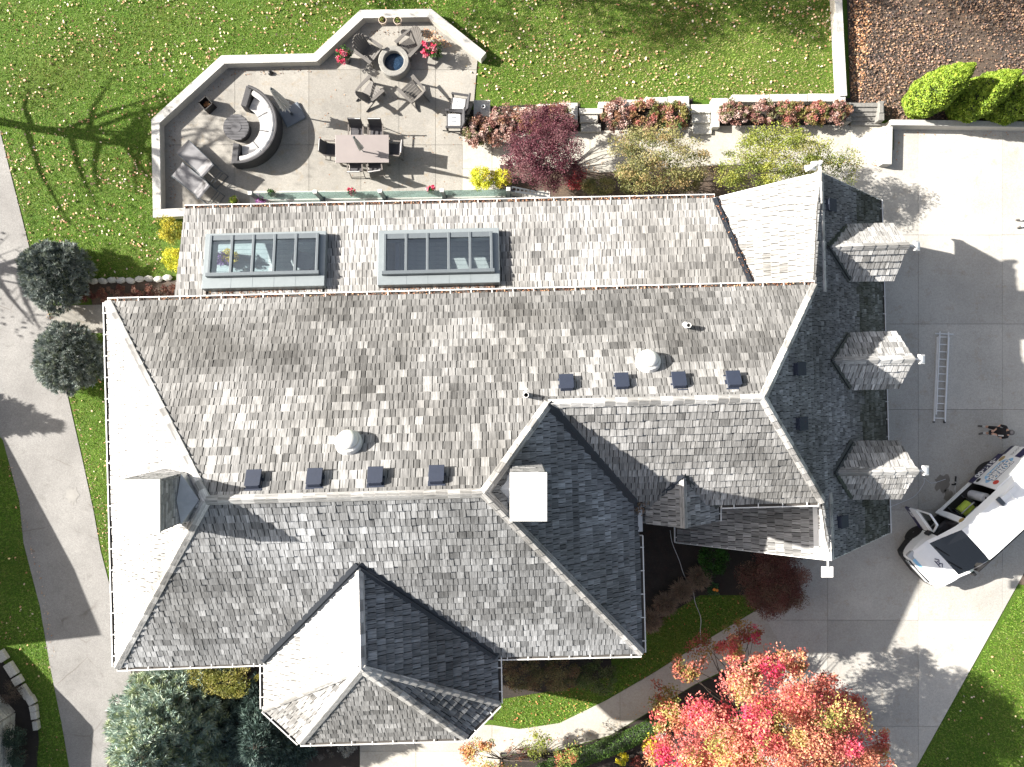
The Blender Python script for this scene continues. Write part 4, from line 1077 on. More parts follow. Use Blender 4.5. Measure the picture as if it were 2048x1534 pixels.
flowerpot('pot of purple flowers beside first glass railing post', 525, 405, 0, .15, .25, 0, [(.3, .1, .3), (.42, .18, .42)], None, 320, .24, leaf=.045)
flowerpot('small green potted plant behind glass, near first railing post', 546, 388, 0, .12, .2, 0, GREEN, None, 220, .19)
flowerpot('potted plant with red blossoms behind glass, below dining table', 706, 386, 0, .12, .2, 0, GREEN, (PINK, 0, 0), 220, .19)
flowerpot('potted plant with red blossoms behind glass, right of dining table', 862, 382, 0, .12, .2, 0, GREEN, (PINK, 0, .02), 220, .19)
t = thing('planter_box', 'square dark planter box with dry leaves by the patio wall', 'planter'); place(t, 416, 211, .2, radians(42))
for s in ((.19, 0), (-.19, 0), (0, .19), (0, -.19)):
    m = MB(); m.box((s[0], s[1], .22), (.03 if s[0] else .41, .41 if s[0] else .03, .44)); m.build('side', 'black', t)
m = MB(); m.box((0, 0, .12), (.36, .36, .2)); m.build('soil', 'soil', t)
plant_ball(t, (0, 0, .26), (.15, .15, .06), 120, .06, [(.45, .2, .08), (.5, .3, .15), (.2, .1, .05)], 'dry_leaves')
t = thing('patio_lamp', 'small dark round lamp at foot of the patio wall', 'lamp'); place(t, 540, 145, .1, 0)
m = MB(); m.lathe([(.09, 0), (.1, .02), (.07, .1), (.02, .13), (.01, .13)], 16); m.build('lamp_body', 'black', t); m = MB(); m.tube([(0, 0, .13), (0, 0, .2)], .01, 6); m.build('stem', 'black', t)
# sunroom contents seen through the skylight
for lab, px, py, cols in (('yellow flowering plant under the left skylight', 456, 510, [(.75, .6, .08), (.6, .45, .05)]), ('purple flowering plant under the left skylight', 437, 516, [(.3, .15, .4), (.4, .25, .5)])):
    t = thing('indoor_plant', lab, 'plant'); p = W(px, py, 3.2); t.location = (p.x, p.y, zf+.016)
    m = MB(); m.lathe([(.15, 0), (.2, .3)], 16); m.build('pot', 'darkpot', t); plant_ball(t, (0, 0, .42), (.34, .34, .2), 500, .07, cols)
t = thing('indoor_chair', 'white curved armchair under right end of left skylight', 'chair'); p = W(608, 522, 3.1); t.location = (p.x, p.y, zf+.016)
m = MB(); m.lathe([(.3, .0), (.34, .4), (.3, .42)], 20); m.build('seat', 'cushion', t)
m = MB(); 
arc(m, .3, .38, .3, .8, radians(110), radians(260), 14, 0, .02); m.build('backrest', 'cushion', t, bevel=.02)
# ------------------------------------------------------------------ trees and shrubs
def limbs(t, base, heads, r0, name='trunk', sub=True, split=.35):
    m = MB(); top = Vector(base)+(sum((Vector(h) for h in heads), Vector((0, 0, 0)))/max(1, len(heads))-Vector(base))*split
    m.tube([base, Vector(base).lerp(top, .5)+Vector((random.uniform(-.05, .05), random.uniform(-.05, .05), 0)), top], [r0, r0*.8, r0*.65], 8)
    for h in heads:
        h = Vector(h); mid = top.lerp(h, .55)+Vector((random.uniform(-.3, .3), random.uniform(-.3, .3), -.05))
        m.tube([top, mid, h], [r0*.34, r0*.18, r0*.05], 5, cap=False)
    return m.build(name, 'bark', t)
def tree(name, label, cat, px, py, z, r, n, leaf, cols, clumps=60, cr=.22, shell=.45, r0=.09, base=None, extra=(), group=None, up=.5, low=-.5, aspect=.55, flat=.75, mat='leaf'):
    """crown centred at the pixel at height z; stands on the ground under it"""
    c = W(px, py, z); b = Vector((c.x, c.y, 0)) if base is None else Vector((*base, 0))
    t = thing(name, label, cat, b, group=group)
    cl = (c.x-b.x, c.y-b.y, c.z)
    V, C, cc = crown(cl, r, n, leaf, cols, clumps, cr, shell, low=low, up=up, aspect=aspect, flat=flat)
    for (ex, ey, ez, er, en, ecols) in extra:
        e = W(ex, ey, ez)-b; V2, C2, cc2 = crown(tuple(e), (er*1.25, er*1.25, er*.8), int(en*1.7), leaf, ecols, 14, .4, .2); V = np.concatenate([V, V2]); C = np.concatenate([C, C2]); cc = np.concatenate([cc, cc2[:3]])
    quads('crown', V, C, mat, t)
    k = rng.permutation(len(cc))[:min(16, len(cc))]
    limbs(t, (0, 0, 0), [tuple(cc[i]) for i in k]+[tuple(c_) for c_ in cc[-3*len(extra):]] if extra else [tuple(cc[i]) for i in k], r0)
    return t
PURP = [(.10, .028, .042), (.15, .05, .068), (.075, .02, .032), (.19, .09, .10), (.12, .035, .05)]
tree('japanese_maple', 'purple red leafed maple between walk and shed roof', 'tree', 1085, 305, 1.9, (1.65, 1.75, 1.0), 24000, .055, PURP, 90, .24, .3, .07,
     extra=[(1125, 240, 1.6, .55, 1100, PURP), (1140, 345, 1.6, .5, 900, PURP+[(.3, .03, .05)]), (1030, 330, 1.5, .45, 800, PURP), (1085, 225, 1.5, .4, 600, PURP)])
OLIVE = [(.24, .23, .085), (.17, .18, .06), (.30, .28, .13), (.12, .13, .05), (.33, .24, .11)]
tree('serviceberry_tree', 'sparse olive tan tree right of the purple maple', 'tree', 1312, 318, 2.2, (2.1, 1.35, 1.1), 14000, .06, OLIVE, 110, .2, .3, .05)
YG = [(.22, .26, .04), (.30, .32, .06), (.16, .20, .035), (.26, .25, .09), (.12, .15, .03)]
tree('serviceberry_tree', 'sparse yellow green tree behind the garage gable tip', 'tree', 1560, 318, 2.4, (2.35, 1.25, 1.1), 17000, .06, YG, 120, .2, .3, .05, extra=[(1680, 340, 2.2, .8, 1000, YG), (1460, 360, 2.2, .7, 900, YG)])
shr = lambda lab, px, py, z, r, n, leaf, cols, cat='shrub', name='shrub', **k: tree(name, lab, cat, px, py, z, r, n, leaf, cols, k.pop('clumps', 26), k.pop('cr', .36), k.pop('shell', .6), k.pop('r0', .03), low=k.pop('low', -.2), **k)
shr('red leafed low shrub at lower right foot of purple maple', 1148, 362, .6, (.42, .42, .35), 1200, .05, [(.33, .03, .05), (.42, .08, .08), (.2, .02, .03)])
for lab, px, py, cols in (('olive brown shrub in shade below purple maple', 1195, 372, OLIVE), ('olive shrub below the tan tree by the gutter', 1265, 366, OLIVE), ('dark olive shrub left of the garage gable', 1375, 364, [(.10, .11, .04), (.16, .14, .05), (.07, .08, .03)])):
    shr(lab, px, py, .7, (.75, .5, .55), 2400, .055, cols, cr=.3)
GOLD = [(.50, .50, .03), (.62, .58, .05), (.36, .40, .03), (.42, .36, .03)]
GOLD2 = [(.42, .36, .03), (.52, .44, .04), (.30, .28, .03), (.20, .22, .03)]
shr('bright yellow round shrub left of purple maple', 966, 356, .55, (.56, .54, .5), 4500, .05, GOLD, mat='needle')
shr('smaller yellow green shrub half under the purple maple', 1004, 358, .45, (.42, .44, .4), 2400, .05, GOLD, mat='needle')
shr('golden shrub at upper left corner of shed roof', 342, 462, .6, (.66, .62, .55), 4500, .05, GOLD2, mat='needle')
shr('bright golden shrub tucked under left edge of shed roof', 352, 522, .55, (.58, .58, .5), 3800, .05, GOLD, mat='needle')
HYD = [(.30, .16, .13), (.42, .27, .23), (.20, .09, .08), (.13, .13, .06), (.52, .38, .34), (.27, .14, .08)]
HYG = [(.22, .20, .06), (.28, .16, .08), (.13, .15, .05), (.40, .22, .18), (.34, .12, .10)]
for lab, px, py, rx, ry, cols in (
    ('reddish pink shrub beside the rocking chairs', 953, 262, .55, .62, HYD), ('reddish shrub with pink heads right of rocking chairs', 1002, 252, .62, .75, HYD),
    ('reddish shrub in front of stone blocks above purple maple', 1060, 240, .7, .55, HYD), ('reddish shrub at stone steps above purple maple', 1118, 232, .7, .5, HYD),
    ('reddish shrub at left end of middle flower bed', 1232, 232, .55, .62, HYD), ('reddish green shrub in centre of middle flower bed', 1288, 232, .62, .65, HYG), ('greenish shrub at right end of middle flower bed', 1346, 232, .58, .62, HYG+[(.07, .14, .05)]),
    ('reddish shrub at left end of right flower bed', 1468, 228, .58, .5, HYD), ('red brown shrub second in right flower bed', 1522, 228, .58, .5, HYD), ('yellow brown shrub third in right flower bed', 1578, 228, .58, .5, HYG), ('olive red shrub fourth in right flower bed', 1630, 228, .55, .5, HYG), ('red green shrub next to timber steps', 1676, 228, .5, .5, HYD)):
    shr(lab, px, py, .5, (rx*1.18, ry*1.15, .45), 3400, .065, cols, clumps=46, cr=.24, aspect=.75)
SL = [(.15, .18, .17), (.22, .255, .24), (.10, .125, .12), (.29, .325, .30), (.16, .19, .14)]
def globe(lab, px, py, R, z):
    c = W(px, py, z); t = thing('globe_spruce', lab, 'shrub', (c.x, c.y, 0)); n = 1700
    d = rng.normal(size=(n, 3)); d /= np.linalg.norm(d, axis=1)[:, None]; d[:, 2] = np.abs(d[:, 2])*1.0-.12
    rad = R*(.86+.16*rng.uniform(size=n)); az = np.arctan2(d[:, 1], d[:, 0]); rad *= 1+.06*np.sin(3*az+1+px)+.05*np.sin(7*az+d[:, 2]*6)+.06*np.sin(11*az-d[:, 2]*13)
    T = d*rad[:, None]*np.array([1, 1, .85])
    V, C = sprays(T, d, .17, 15, .012, SL); V[:, :, 2] += z*.75
    quads('foliage', V, C, 'needle', t)
    m = MB(); m.lathe([(R*.3, .1), (R*.78, .3), (R*.8, z*.75+R*.3), (R*.5, z*.75+R*.6), (.02, z*.75+R*.68)], 16); m.build('inner_twigs', 'darkgreen', t)
    limbs(t, (0, 0, 0), [(random.uniform(-.6, .6)*R, random.uniform(-.6, .6)*R, z) for _ in range(8)], .07)
def sprays(T, D, ln, k, wd, cols, spread=.75):
    """needled twig tips: k thin blades fanning out of every tip along its direction"""
    n = len(T); Tn = np.repeat(T, k, 0); Dn = np.repeat(D, k, 0)
    dirs = Dn+rng.normal(size=Dn.shape)*spread*.6; dirs /= np.linalg.norm(dirs, axis=1)[:, None]
    L_ = ln*rng.uniform(.6, 1.15, (n*k, 1)); s = np.cross(dirs, rng.normal(size=dirs.shape)); s /= np.linalg.norm(s, axis=1)[:, None]+1e-9
    ro = -Dn*ln*.25*rng.uniform(0, 1, (n*k, 1)); A = Tn+ro
    V = np.stack([A-s*wd*.4, A+dirs*L_*.55-s*wd, A+dirs*L_, A+dirs*L_*.55+s*wd], 1)
    ci = np.repeat(rng.integers(0, len(cols), n), k); return V, pal(cols, n*k, .25, ci)
globe('round slate green spruce left of the side walk, upper one', 106, 549, 1.28, .95); globe('round slate green spruce left of the house, lower one', 133, 716, 1.28, .95)
def spruce(lab, bpx, R, Ht, cols, tiers=15, nb=26):
    b = W(*bpx, 0); t = thing('blue_spruce', lab, 'tree', (b.x, b.y, 0)); tips = []; dr = []; m = MB()
    m.tube([(0, 0, 0), (0, 0, Ht*.5), (0, 0, Ht*.97)], [.16, .1, .02], 8)
    for i in range(tiers):
        k = i/(tiers-1); z = .5+(Ht-.6)*k; rr = R*(1-k)**.85+.12
        m_ = max(5, int(nb*(1-k)+5))
        for j in range(m_):
            a = 2*pi*(j+random.uniform(-.3, .3))/m_+i*.7; r_ = rr*random.uniform(.8, 1.12); dz = -r_*.12
            e = np.array([cos(a)*r_, sin(a)*r_, z+dz+.1*r_]); d0 = np.array([cos(a), sin(a), .25]); d0 /= np.linalg.norm(d0)
            m.tube([(0, 0, z), (e[0]*.6, e[1]*.6, z+dz*.5), tuple(e)], [.03, .018, .006], 4, cap=False)
            nt_ = max(2, int(r_/.13))
            for q in range(nt_):
                f = 1-.75*q/nt_; side = np.array([-sin(a), cos(a), 0])
                for sgn in (-1, 0, 1):
                    if sgn == 0 and q > 1: continue
                    of = sgn*.24*(1-f+.15)*r_*1.1
                    tips.append(np.array([e[0]*f, e[1]*f, z+(dz+.1*r_)*f])+side*of+rng.normal(size=3)*.03); dd = d0+side*sgn*.7+np.array([0, 0, .2]); dr.append(dd/np.linalg.norm(dd))
    V, C = sprays(np.array(tips), np.array(dr), .26, 14, .017, cols, .8); quads('crown', V, C, 'needle', t); m.build('trunk', 'bark', t)
BS = [(.26, .34, .29), (.34, .43, .37), (.17, .24, .20), (.42, .49, .38), (.28, .33, .19)]
spruce('large pale blue spruce below the lower left roof corner', (372, 1432), 2.45, 4.6, BS)
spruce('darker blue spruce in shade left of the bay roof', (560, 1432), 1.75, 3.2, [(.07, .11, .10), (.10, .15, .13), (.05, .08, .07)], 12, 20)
VIB = [(.16, .17, .03), (.24, .22, .05), (.10, .11, .025), (.30, .27, .08)]
shr('yellow green leafy shrub between spruce and bay roof', 470, 1362, 1.6, (1.2, .75, .9), 4600, .06, VIB, cr=.28)
shr('olive shrub under lower left gutter beside spruce', 405, 1345, 1.3, (.7, .6, .7), 1800, .06, VIB)
shr('silver grey mounded shrub beside the entry slab', 695, 1492, .4, (.36, .4, .35), 1500, .05, [(.30, .31, .30), (.22, .23, .22)])
shr('grey dry shrub left of the silver mound', 646, 1500, .35, (.5, .4, .3), 1200, .05, [(.17, .16, .15), (.12, .11, .10)], cr=.25)
BR = [(.19, .17, .08), (.26, .22, .11), (.13, .13, .06), (.22, .15, .09)]
for lab, px, py, cols in (('brown green shrub below front gutter next to bay roof', 1045, 1345, BR), ('dry brown shrub below the front gutter, middle one', 1120, 1345, BR), ('dark green brown shrub below right corner of front gutter', 1195, 1352, [(.10, .15, .05), (.15, .17, .07), (.08, .10, .04)])):
    shr(lab, px, py, .8, (.95, .75, .65), 4200, .06, cols, cr=.26, clumps=40)
shr('deep green shrub below the small gable', 1425, 1118, .8, (.65, .75, .6), 3000, .07, [(.03, .10, .015), (.045, .14, .02), (.02, .06, .01)])
WR = [(.15, .055, .048), (.21, .09, .075), (.11, .045, .04), (.18, .115, .08), (.25, .14, .11)]
tree('weeping_maple', 'dark red brown mounded maple at garage front corner', 'tree', 1546, 1160, 1.0, (1.5, 1.42, .85), 46000, .062, WR, 110, .3, .25, .06, low=-.1, aspect=.4)
t = thing('flowering_plant', 'low plant with two orange blossoms in the dark bed', 'plant', W(1425, 1176))
plant_ball(t, (0, 0, .15), (.28, .3, .14), 260, .09, [(.05, .12, .05), (.08, .16, .06)])
for dx, dy in ((-.02, .03), (.09, .0)):
    m = MB(); m.lathe([(.06, .3), (.055, .34), (.01, .35)], 10); m.build('blossom', 'amber', t, loc=(dx, dy, 0))
def grass_clump(lab, px, py, r, n, cols, z=.0):
    t = thing('ornamental_grass', lab, 'grass clump', W(px, py)); a = rng.uniform(0, 2*pi, n); q = rng.uniform(0, 1, n)**.6*r; h = r*.95*np.sqrt(np.clip(1-(q/r)**2*.75, .05, 1))
    b_ = rng.uniform(0, 2*pi, n); bq = np.sqrt(rng.uniform(0, 1, n))*r*.45; B = np.stack([np.cos(b_)*bq, np.sin(b_)*bq, np.zeros(n)], 1); E_ = np.stack([B[:, 0]+np.cos(a)*q*.7, B[:, 1]+np.sin(a)*q*.7, h*rng.uniform(.5, 1.0, n)], 1); Mid = (B+E_)*.5+np.array([0, 0, .25*r]); s = np.stack([-np.sin(a), np.cos(a), np.zeros(n)], 1)*.008
    V = np.concatenate([np.stack([B-s, B+s, Mid+s, Mid-s], 1), np.stack([Mid-s, Mid+s, E_+s*.3, E_-s*.3], 1)]); c_ = pal(cols, n); quads('blades', V, np.concatenate([c_, c_]), 'litter', t)
TAN = [(.22, .16, .11), (.28, .21, .14), (.15, .11, .08)]
for lab, px, py in (('tan ornamental grass nearest the deep green shrub', 1395, 1152), ('tan ornamental grass clump in middle of dark bed row', 1362, 1178), ('tan ornamental grass clump third along dark bed', 1328, 1205), ('tan ornamental grass clump nearest the house corner', 1298, 1238)):
    grass_clump(lab, px, py, .55, 2200, TAN)
RB = [(.14, .05, .04), (.20, .09, .06), (.09, .035, .03), (.26, .15, .11)]
for i, px in enumerate((176, 210, 244, 276, 308, 340)):
    shr(['small red brown barberry nearest the upper round spruce', 'small red brown barberry second from the upper round spruce', 'small red brown barberry third from the upper round spruce', 'small red brown barberry third from the shed roof', 'small red brown barberry second from the shed roof', 'small red brown barberry next to the shed roof'][i], px, 590-i*1.2, .25, (.36, .36, .3), 950, .055, RB, 'shrub', 'barberry', clumps=12, group='barberries along the side walk')
RED = [(.60, .16, .13), (.64, .25, .18), (.52, .11, .11), (.62, .33, .19), (.62, .20, .15), (.64, .26, .17), (.34, .34, .10), (.60, .18, .16), (.54, .42, .16), (.56, .12, .12)]
DIM = [(.40, .13, .09), (.36, .24, .08), (.30, .10, .07), (.22, .22, .06)]  # lower branches in the house shadow, their shade put into the leaf colour
HOT = [(.60, .05, .12), (.68, .10, .16)]
tree('red_maple', 'big red and orange autumn maple at the bottom right', 'tree', 1535, 1530, 4.1, (4.15, 4.0, 2.3), 110000, .085, RED*3+HOT, 300, .15, .3, .10, flat=.8, low=-.3,
     extra=[(1470, 1300, 3.2, .55, 700, RED), (1375, 1340, 3.0, .6, 700, DIM), (1480, 1262, 2.4, .55, 380, DIM), (1410, 1290, 2.2, .6, 420, DIM), (1330, 1400, 2.4, .6, 600, DIM), (1505, 1270, 2.6, .35, 260, HOT+DIM),
            (1640, 1370, 3.4, .6, 900, RED), (1700, 1420, 3.2, .6, 900, RED), (1755, 1490, 3.4, .55, 800, RED), (1512, 1440, 6.0, .45, 500, HOT+RED), (1525, 1480, 6.0, .4, 400, HOT+RED), (1585, 1320, 3.6, .5, 700, RED), (1340, 1440, 3.0, .6, 800, RED), (1315, 1500, 3.0, .6, 800, RED+GOLD2)])
ORG = [(.55, .24, .12), (.60, .42, .16), (.30, .32, .08), (.50, .18, .10), (.20, .26, .06)]
tree('orange_maple', 'small orange and green autumn tree by the entry walk', 'tree', 1000, 1580, 2.6, (1.7, 1.35, 1.1), 14000, .07, ORG, 80, .24, .3, .05,
     extra=[(935, 1500, 2.2, .5, 500, ORG), (968, 1490, 2.4, .35, 300, ORG), (1075, 1490, 2.0, .5, 500, YG), (1130, 1515, 2.0, .5, 500, ORG)])
shr('low red brown ground shrub under the orange tree', 1040, 1505, .3, (.75, .35, .25), 900, .05, [(.2, .07, .04), (.28, .12, .07), (.12, .06, .03)], cr=.25)
# clipped hedge along the walk
t = thing('boxwood_hedge', 'clipped green hedge curving along the front walk', 'hedge', W(1225, 1492))
o_ = W(1225, 1492); hp = [W(*q, .4)-o_ for q in ((1075, 1548), (1130, 1527), (1200, 1503), (1270, 1474), (1325, 1440), (1350, 1425))]
n = 9000; k = rng.uniform(0, len(hp)-1.001, n); i = k.astype(int); hpn = np.array([tuple(p) for p in hp]); P = hpn[i]+(hpn[i+1]-hpn[i])*(k-i)[:, None]
a = rng.uniform(-.15*pi, 1.15*pi, n); P += np.stack([np.zeros(n), np.cos(a)*.36, np.sin(a)*.3], 1)*(rng.uniform(.8, 1.05, (n, 1))); P[:, 2] += .15-.4+.2
quads('foliage', leafgeo(P, .05, .6, .5), pal([(.06, .13, .02), (.09, .17, .03), (.04, .09, .015)], n), 'leaf', t)
m = MB(); m.tube([(p.x, p.y, .25) for p in hp], .26, 8); m.build('inner_twigs', 'darkgreen', t)
shr('bright yellow flower mound between hedge and red maple', 1243, 1517, .25, (.3, .3, .25), 900, .05, [(.6, .52, .02), (.7, .6, .04), (.3, .35, .03)], 'flowers', 'chrysanthemum')
shr('orange flower mound beside the red maple', 1298, 1490, .3, (.36, .36, .28), 1000, .05, [(.62, .32, .05), (.68, .42, .10), (.4, .3, .05)], 'flowers', 'chrysanthemum')
shr('pale pink flower mound right of the orange mound', 1322, 1470, .3, (.25, .25, .25), 600, .045, [(.62, .52, .48), (.5, .4, .38)], 'flowers', 'chrysanthemum')
shr('dark red plant between yellow mound and red maple', 1275, 1525, .2, (.35, .3, .15), 500, .06, [(.12, .03, .03), (.18, .05, .04)])
# pointed evergreens on the upper right bed
def arbor(lab, px, py, Ht, R):
    b = W(px, py, 0); t = thing('arborvitae', lab, 'tree', (b.x, b.y, 0), group='pointed evergreens above the driveway wall')
    n = 17000; k = rng.uniform(0, 1, n)**1.15; a = rng.uniform(0, 2*pi, n)
    rr = R*np.where(k < .22, .72+.28*k/.22, (1-((k-.22)/.78)**2.1))*(.92+.12*rng.uniform(size=n))+.02
    lump = 1+.05*np.sin(a*5+k*17)+.05*np.sin(a*3-k*29); rr *= lump
    P = np.stack([np.cos(a)*rr, np.sin(a)*rr, .1+k*(Ht-.1)], 1)
    D = np.stack([np.cos(a)*.6, np.sin(a)*.6, np.full(n, .8)], 1)
    ii = ((np.sin(a*9+k*40)+np.sin(a*4-k*60))*.9+1.8).astype(int).clip(0, 3)
    V = leafgeo(P, .085, .55, .2, D=D); quads('crown', V, pal([(.13, .20, .02), (.17, .255, .026), (.22, .31, .034), (.27, .36, .045)], n, .2, ii), 'needle', t)
    m = MB(); prof = [(R*.5, .1), (R*.8, Ht*.22), (R*.5, Ht*.55), (R*.2, Ht*.76), (.02, Ht*.86)]; m.lathe(prof, 14); m.build('inner_twigs', 'darkgreen', t)
    m = MB(); m.tube([(0, 0, 0), (0, 0, Ht*.9)], [.09, .02], 8); m.build('trunk', 'bark', t)
arbor('leftmost pointed bright green evergreen above the driveway wall', 1828, 212, 3.8, .68)
arbor('second pointed evergreen from the left above the driveway wall', 1912, 222, 3.7, .68)
arbor('third pointed evergreen from the left above the driveway wall', 1984, 226, 3.6, .68)
arbor('rightmost pointed evergreen partly cut by the picture edge', 2056, 230, 3.5, .68)

# ------------------------------------------------------------------ lawn blades and fallen leaves
LAWN = [[(-60, -160), (1660, -160), (1678, 190), (985, 212), (962, 128), (862, 28), (726, 30), (632, 118), (448, 122), (314, 243), (318, 425), (330, 556), (185, 558), (75, 540), (52, 450), (25, 350), (0, 262), (-60, 240)],
        [(138, 790), (222, 690), (226, 1190), (203, 1100), (190, 1026), (168, 925)], [(0, 915), (12, 915), (40, 1005), (48, 1085), (80, 1213), (100, 1331), (122, 1440), (136, 1534), (72, 1534), (80, 1470), (72, 1410), (40, 1350), (0, 1305)],
        [(985, 1440), (990, 1400), (1130, 1378), (1225, 1350), (1285, 1262), (1400, 1194), (1500, 1192), (1518, 1216), (1400, 1286), (1300, 1348), (1210, 1400), (1120, 1444), (1040, 1456)],
        [(2048, 1172), (2150, 1100), (2200, 1180), (2200, 1620), (1790, 1620), (1836, 1534), (1940, 1345)]]
GR = [(.105, .225, .018), (.14, .265, .026), (.07, .155, .012), (.19, .29, .045), (.25, .27, .08), (.12, .245, .02)]
pts = np.concatenate([scatter(p, dens=260) for p in LAWN]); n = len(pts)
Vs = []; Cs = []
for k in range(3):
    a = rng.uniform(0, 2*pi, n); l = rng.uniform(.03, .075, n); h = rng.uniform(.025, .06, n); o = rng.normal(size=(n, 2))*.02
    B = np.concatenate([pts+o, np.full((n, 1), -.012)], 1); d = np.stack([np.cos(a), np.sin(a), np.zeros(n)], 1); s = np.stack([-np.sin(a), np.cos(a), np.zeros(n)], 1)*.011
    T = B+d*l[:, None]; T[:, 2] += h; Vs.append(np.stack([B-s, B+s, T], 1)); Cs.append(pal(GR, n, .3))
# patches of colour follow a slow field over the lawn
Cc = np.concatenate(Cs); PP = np.concatenate([pts]*3); fld = (np.sin(PP[:, 0]*.9+np.sin(PP[:, 1]*.7)*2)+np.sin(PP[:, 1]*1.3-PP[:, 0]*.35+1))*.5
Cc *= (1+.24*fld)[:, None]; dry = np.clip((PP[:, 0]+3)/5, 0, 1)*np.clip((PP[:, 1]-5)/2, 0, 1); Cc[:, 0] *= 1+.2*np.clip(-fld, 0, 1)+.45*dry; Cc[:, 2] *= 1+.9*dry; Cc[:, 1] *= 1+.06*dry
tag(quads('grass', np.concatenate(Vs), Cc, 'blade', None, 3), 'short green lawn grass around the house', 'grass', kind='stuff')
def litter(name, lab, pts, size, cols, z=.03, jit=.5):
    n = len(pts); P = np.concatenate([pts, rng.uniform(z*.5, z*1.3, (n, 1))], 1); return tag(quads(name, leafgeo(P, size, .75, 1.1, jit), pal(cols, n, .25), 'litter'), lab, 'leaves', kind='stuff')
FALL = [(.62, .45, .33), (.70, .58, .48), (.58, .33, .20), (.50, .26, .14), (.66, .52, .30), (.40, .22, .13)]
def clumpy(p, keep, s=1.3):
    f = np.sin(p[:, 0]*s+np.sin(p[:, 1]*s*1.3)*1.7)+np.sin(p[:, 1]*s*.8+p[:, 0]*.4); return p[rng.uniform(size=len(p)) < keep*(1+.45*f)]
lp = clumpy(clumpy(scatter(LAWN[0], dens=60), .62), .62, 3.1); lp = np.concatenate([lp, scatter([(1560, 0), (1664, 0), (1676, 185), (1620, 190)], dens=12), scatter([(200, 0), (900, 0), (860, 28), (700, 30), (600, 110)], dens=16), scatter([(930, 130), (1000, 140), (1010, 205), (960, 210)], dens=30)])
litter('fallen_leaves', 'pale and orange fallen leaves on the upper lawn', lp, .068, FALL, .05, .8)
litter('fallen_leaves', 'fallen leaves on lawn strips left of the house', np.concatenate([clumpy(scatter(LAWN[1], dens=12), .6), clumpy(scatter(LAWN[2], dens=7), .6)]), .08, FALL, .05)
litter('fallen_leaves', 'small red and orange leaves on front lawn and walk', np.concatenate([clumpy(scatter(LAWN[3], dens=40), .6), scatter([(1000, 1500), (1110, 1498), (1220, 1464), (1290, 1420), (1390, 1362), (1470, 1325), (1440, 1300), (1290, 1400), (1200, 1450), (1000, 1480)], dens=26)]), .05, [(.5, .25, .1), (.5, .12, .07), (.6, .4, .15)], .05)
litter('fallen_leaves', 'few fallen leaves on lawn at lower right', clumpy(scatter(LAWN[4], dens=6), .6), .08, FALL, .05)
LB = [(1692, -60), (2200, -60), (2200, 236), (1790, 240), (1704, 204)]
litter('leaf_litter', 'brown and orange leaf litter over upper right bed', np.concatenate([clumpy(scatter(LB, dens=620), .75, 1.0)]), .07, [(.30, .18, .11), (.20, .13, .09), (.11, .085, .075), (.36, .23, .16), (.14, .10, .085), (.07, .058, .052)], .06)
litter('leaf_litter', 'orange leaves drifted along the garden wall foot', scatter([(1696, -40), (1740, -40), (1740, 60), (1720, 190), (1700, 200)], dens=240), .075, [(.55, .28, .14), (.45, .22, .11), (.6, .4, .26)], .07)
litter('leaf_litter', 'brown leaves collected at foot of the patio wall', np.concatenate([scatter(q, dens=110) for q in ([(340, 255), (352, 262), (352, 400), (338, 400)], [(455, 142), (632, 136), (632, 146), (462, 152)], [(735, 62), (852, 58), (850, 70), (740, 72)], [(345, 250), (455, 145), (462, 152), (352, 262)])]), .045, [(.12, .07, .05), (.2, .11, .07), (.3, .17, .1)], .04)
litter('leaf_litter', 'orange leaves piled in upper right corner of patio', scatter([(848, 58), (868, 62), (905, 92), (890, 98), (846, 78)], dens=420), .055, [(.62, .38, .22), (.55, .28, .15), (.66, .48, .32)], .06)
litter('leaf_litter', 'scattered dead leaves on the patio slabs', np.concatenate([clumpy(scatter([(640, 150), (940, 140), (925, 400), (640, 370)], dens=7), .6), scatter([(905, 255), (950, 262), (948, 290), (905, 285)], dens=60)]), .045, [(.3, .12, .06), (.2, .1, .06), (.4, .2, .1)], .035)
litter('leaf_litter', 'brown leaves along the edges of the asphalt path', np.concatenate([scatter(q, dens=60) for q in ([(2, 262), (10, 262), (56, 440), (110, 645), (95, 640), (45, 445)], [(140, 790), (150, 790), (215, 1040), (240, 1190), (228, 1190), (195, 1050)], [(10, 905), (16, 905), (48, 1010), (86, 1150), (112, 1310), (104, 1320), (76, 1150)], [(96, 615), (108, 615), (112, 662), (102, 665)])]), .055, [(.45, .30, .2), (.35, .2, .12), (.5, .4, .32)], .035)
litter('leaf_litter', 'dead leaves by the walk end and driveway wall', np.concatenate([scatter([(1790, 258), (2048, 262), (2048, 274), (1795, 272)], dens=30), scatter([(1788, 275), (1800, 280), (1792, 325), (1786, 325)], dens=60), scatter([(1640, 322), (1780, 318), (1780, 332), (1640, 336)], dens=60), scatter([(1150, 330), (1210, 322), (1210, 342), (1160, 345)], dens=90)]), .05, [(.5, .25, .12), (.4, .18, .08), (.55, .38, .25)], .04)
def roof_leaves(name, lab, P3, size, cols):
    P3 = np.array([tuple(p) for p in P3]); return tag(quads(name, leafgeo(P3, size, .75, .8), pal(cols, len(P3), .25), 'litter'), lab, 'leaves', kind='stuff')
def gutter_pts(a, b, out, n, z=-.015): return [a.lerp(b, random.random())+out*random.uniform(.02, .12)+Vector((0, 0, z+random.uniform(0, .05))) for _ in range(n)]
GL_ = [(.35, .16, .09), (.22, .10, .06), (.48, .28, .16), (.12, .07, .05)]
roof_leaves('gutter_leaves', 'dead leaves lying in the gutter above the skylights', gutter_pts(S_face.pts[0], S_face.pts[1], VV, 900), .05, GL_)
roof_leaves('gutter_leaves', 'dead leaves lying in the gutter below the skylights', gutter_pts(PT['A'], PT['K'], VV, 900), .05, GL_)
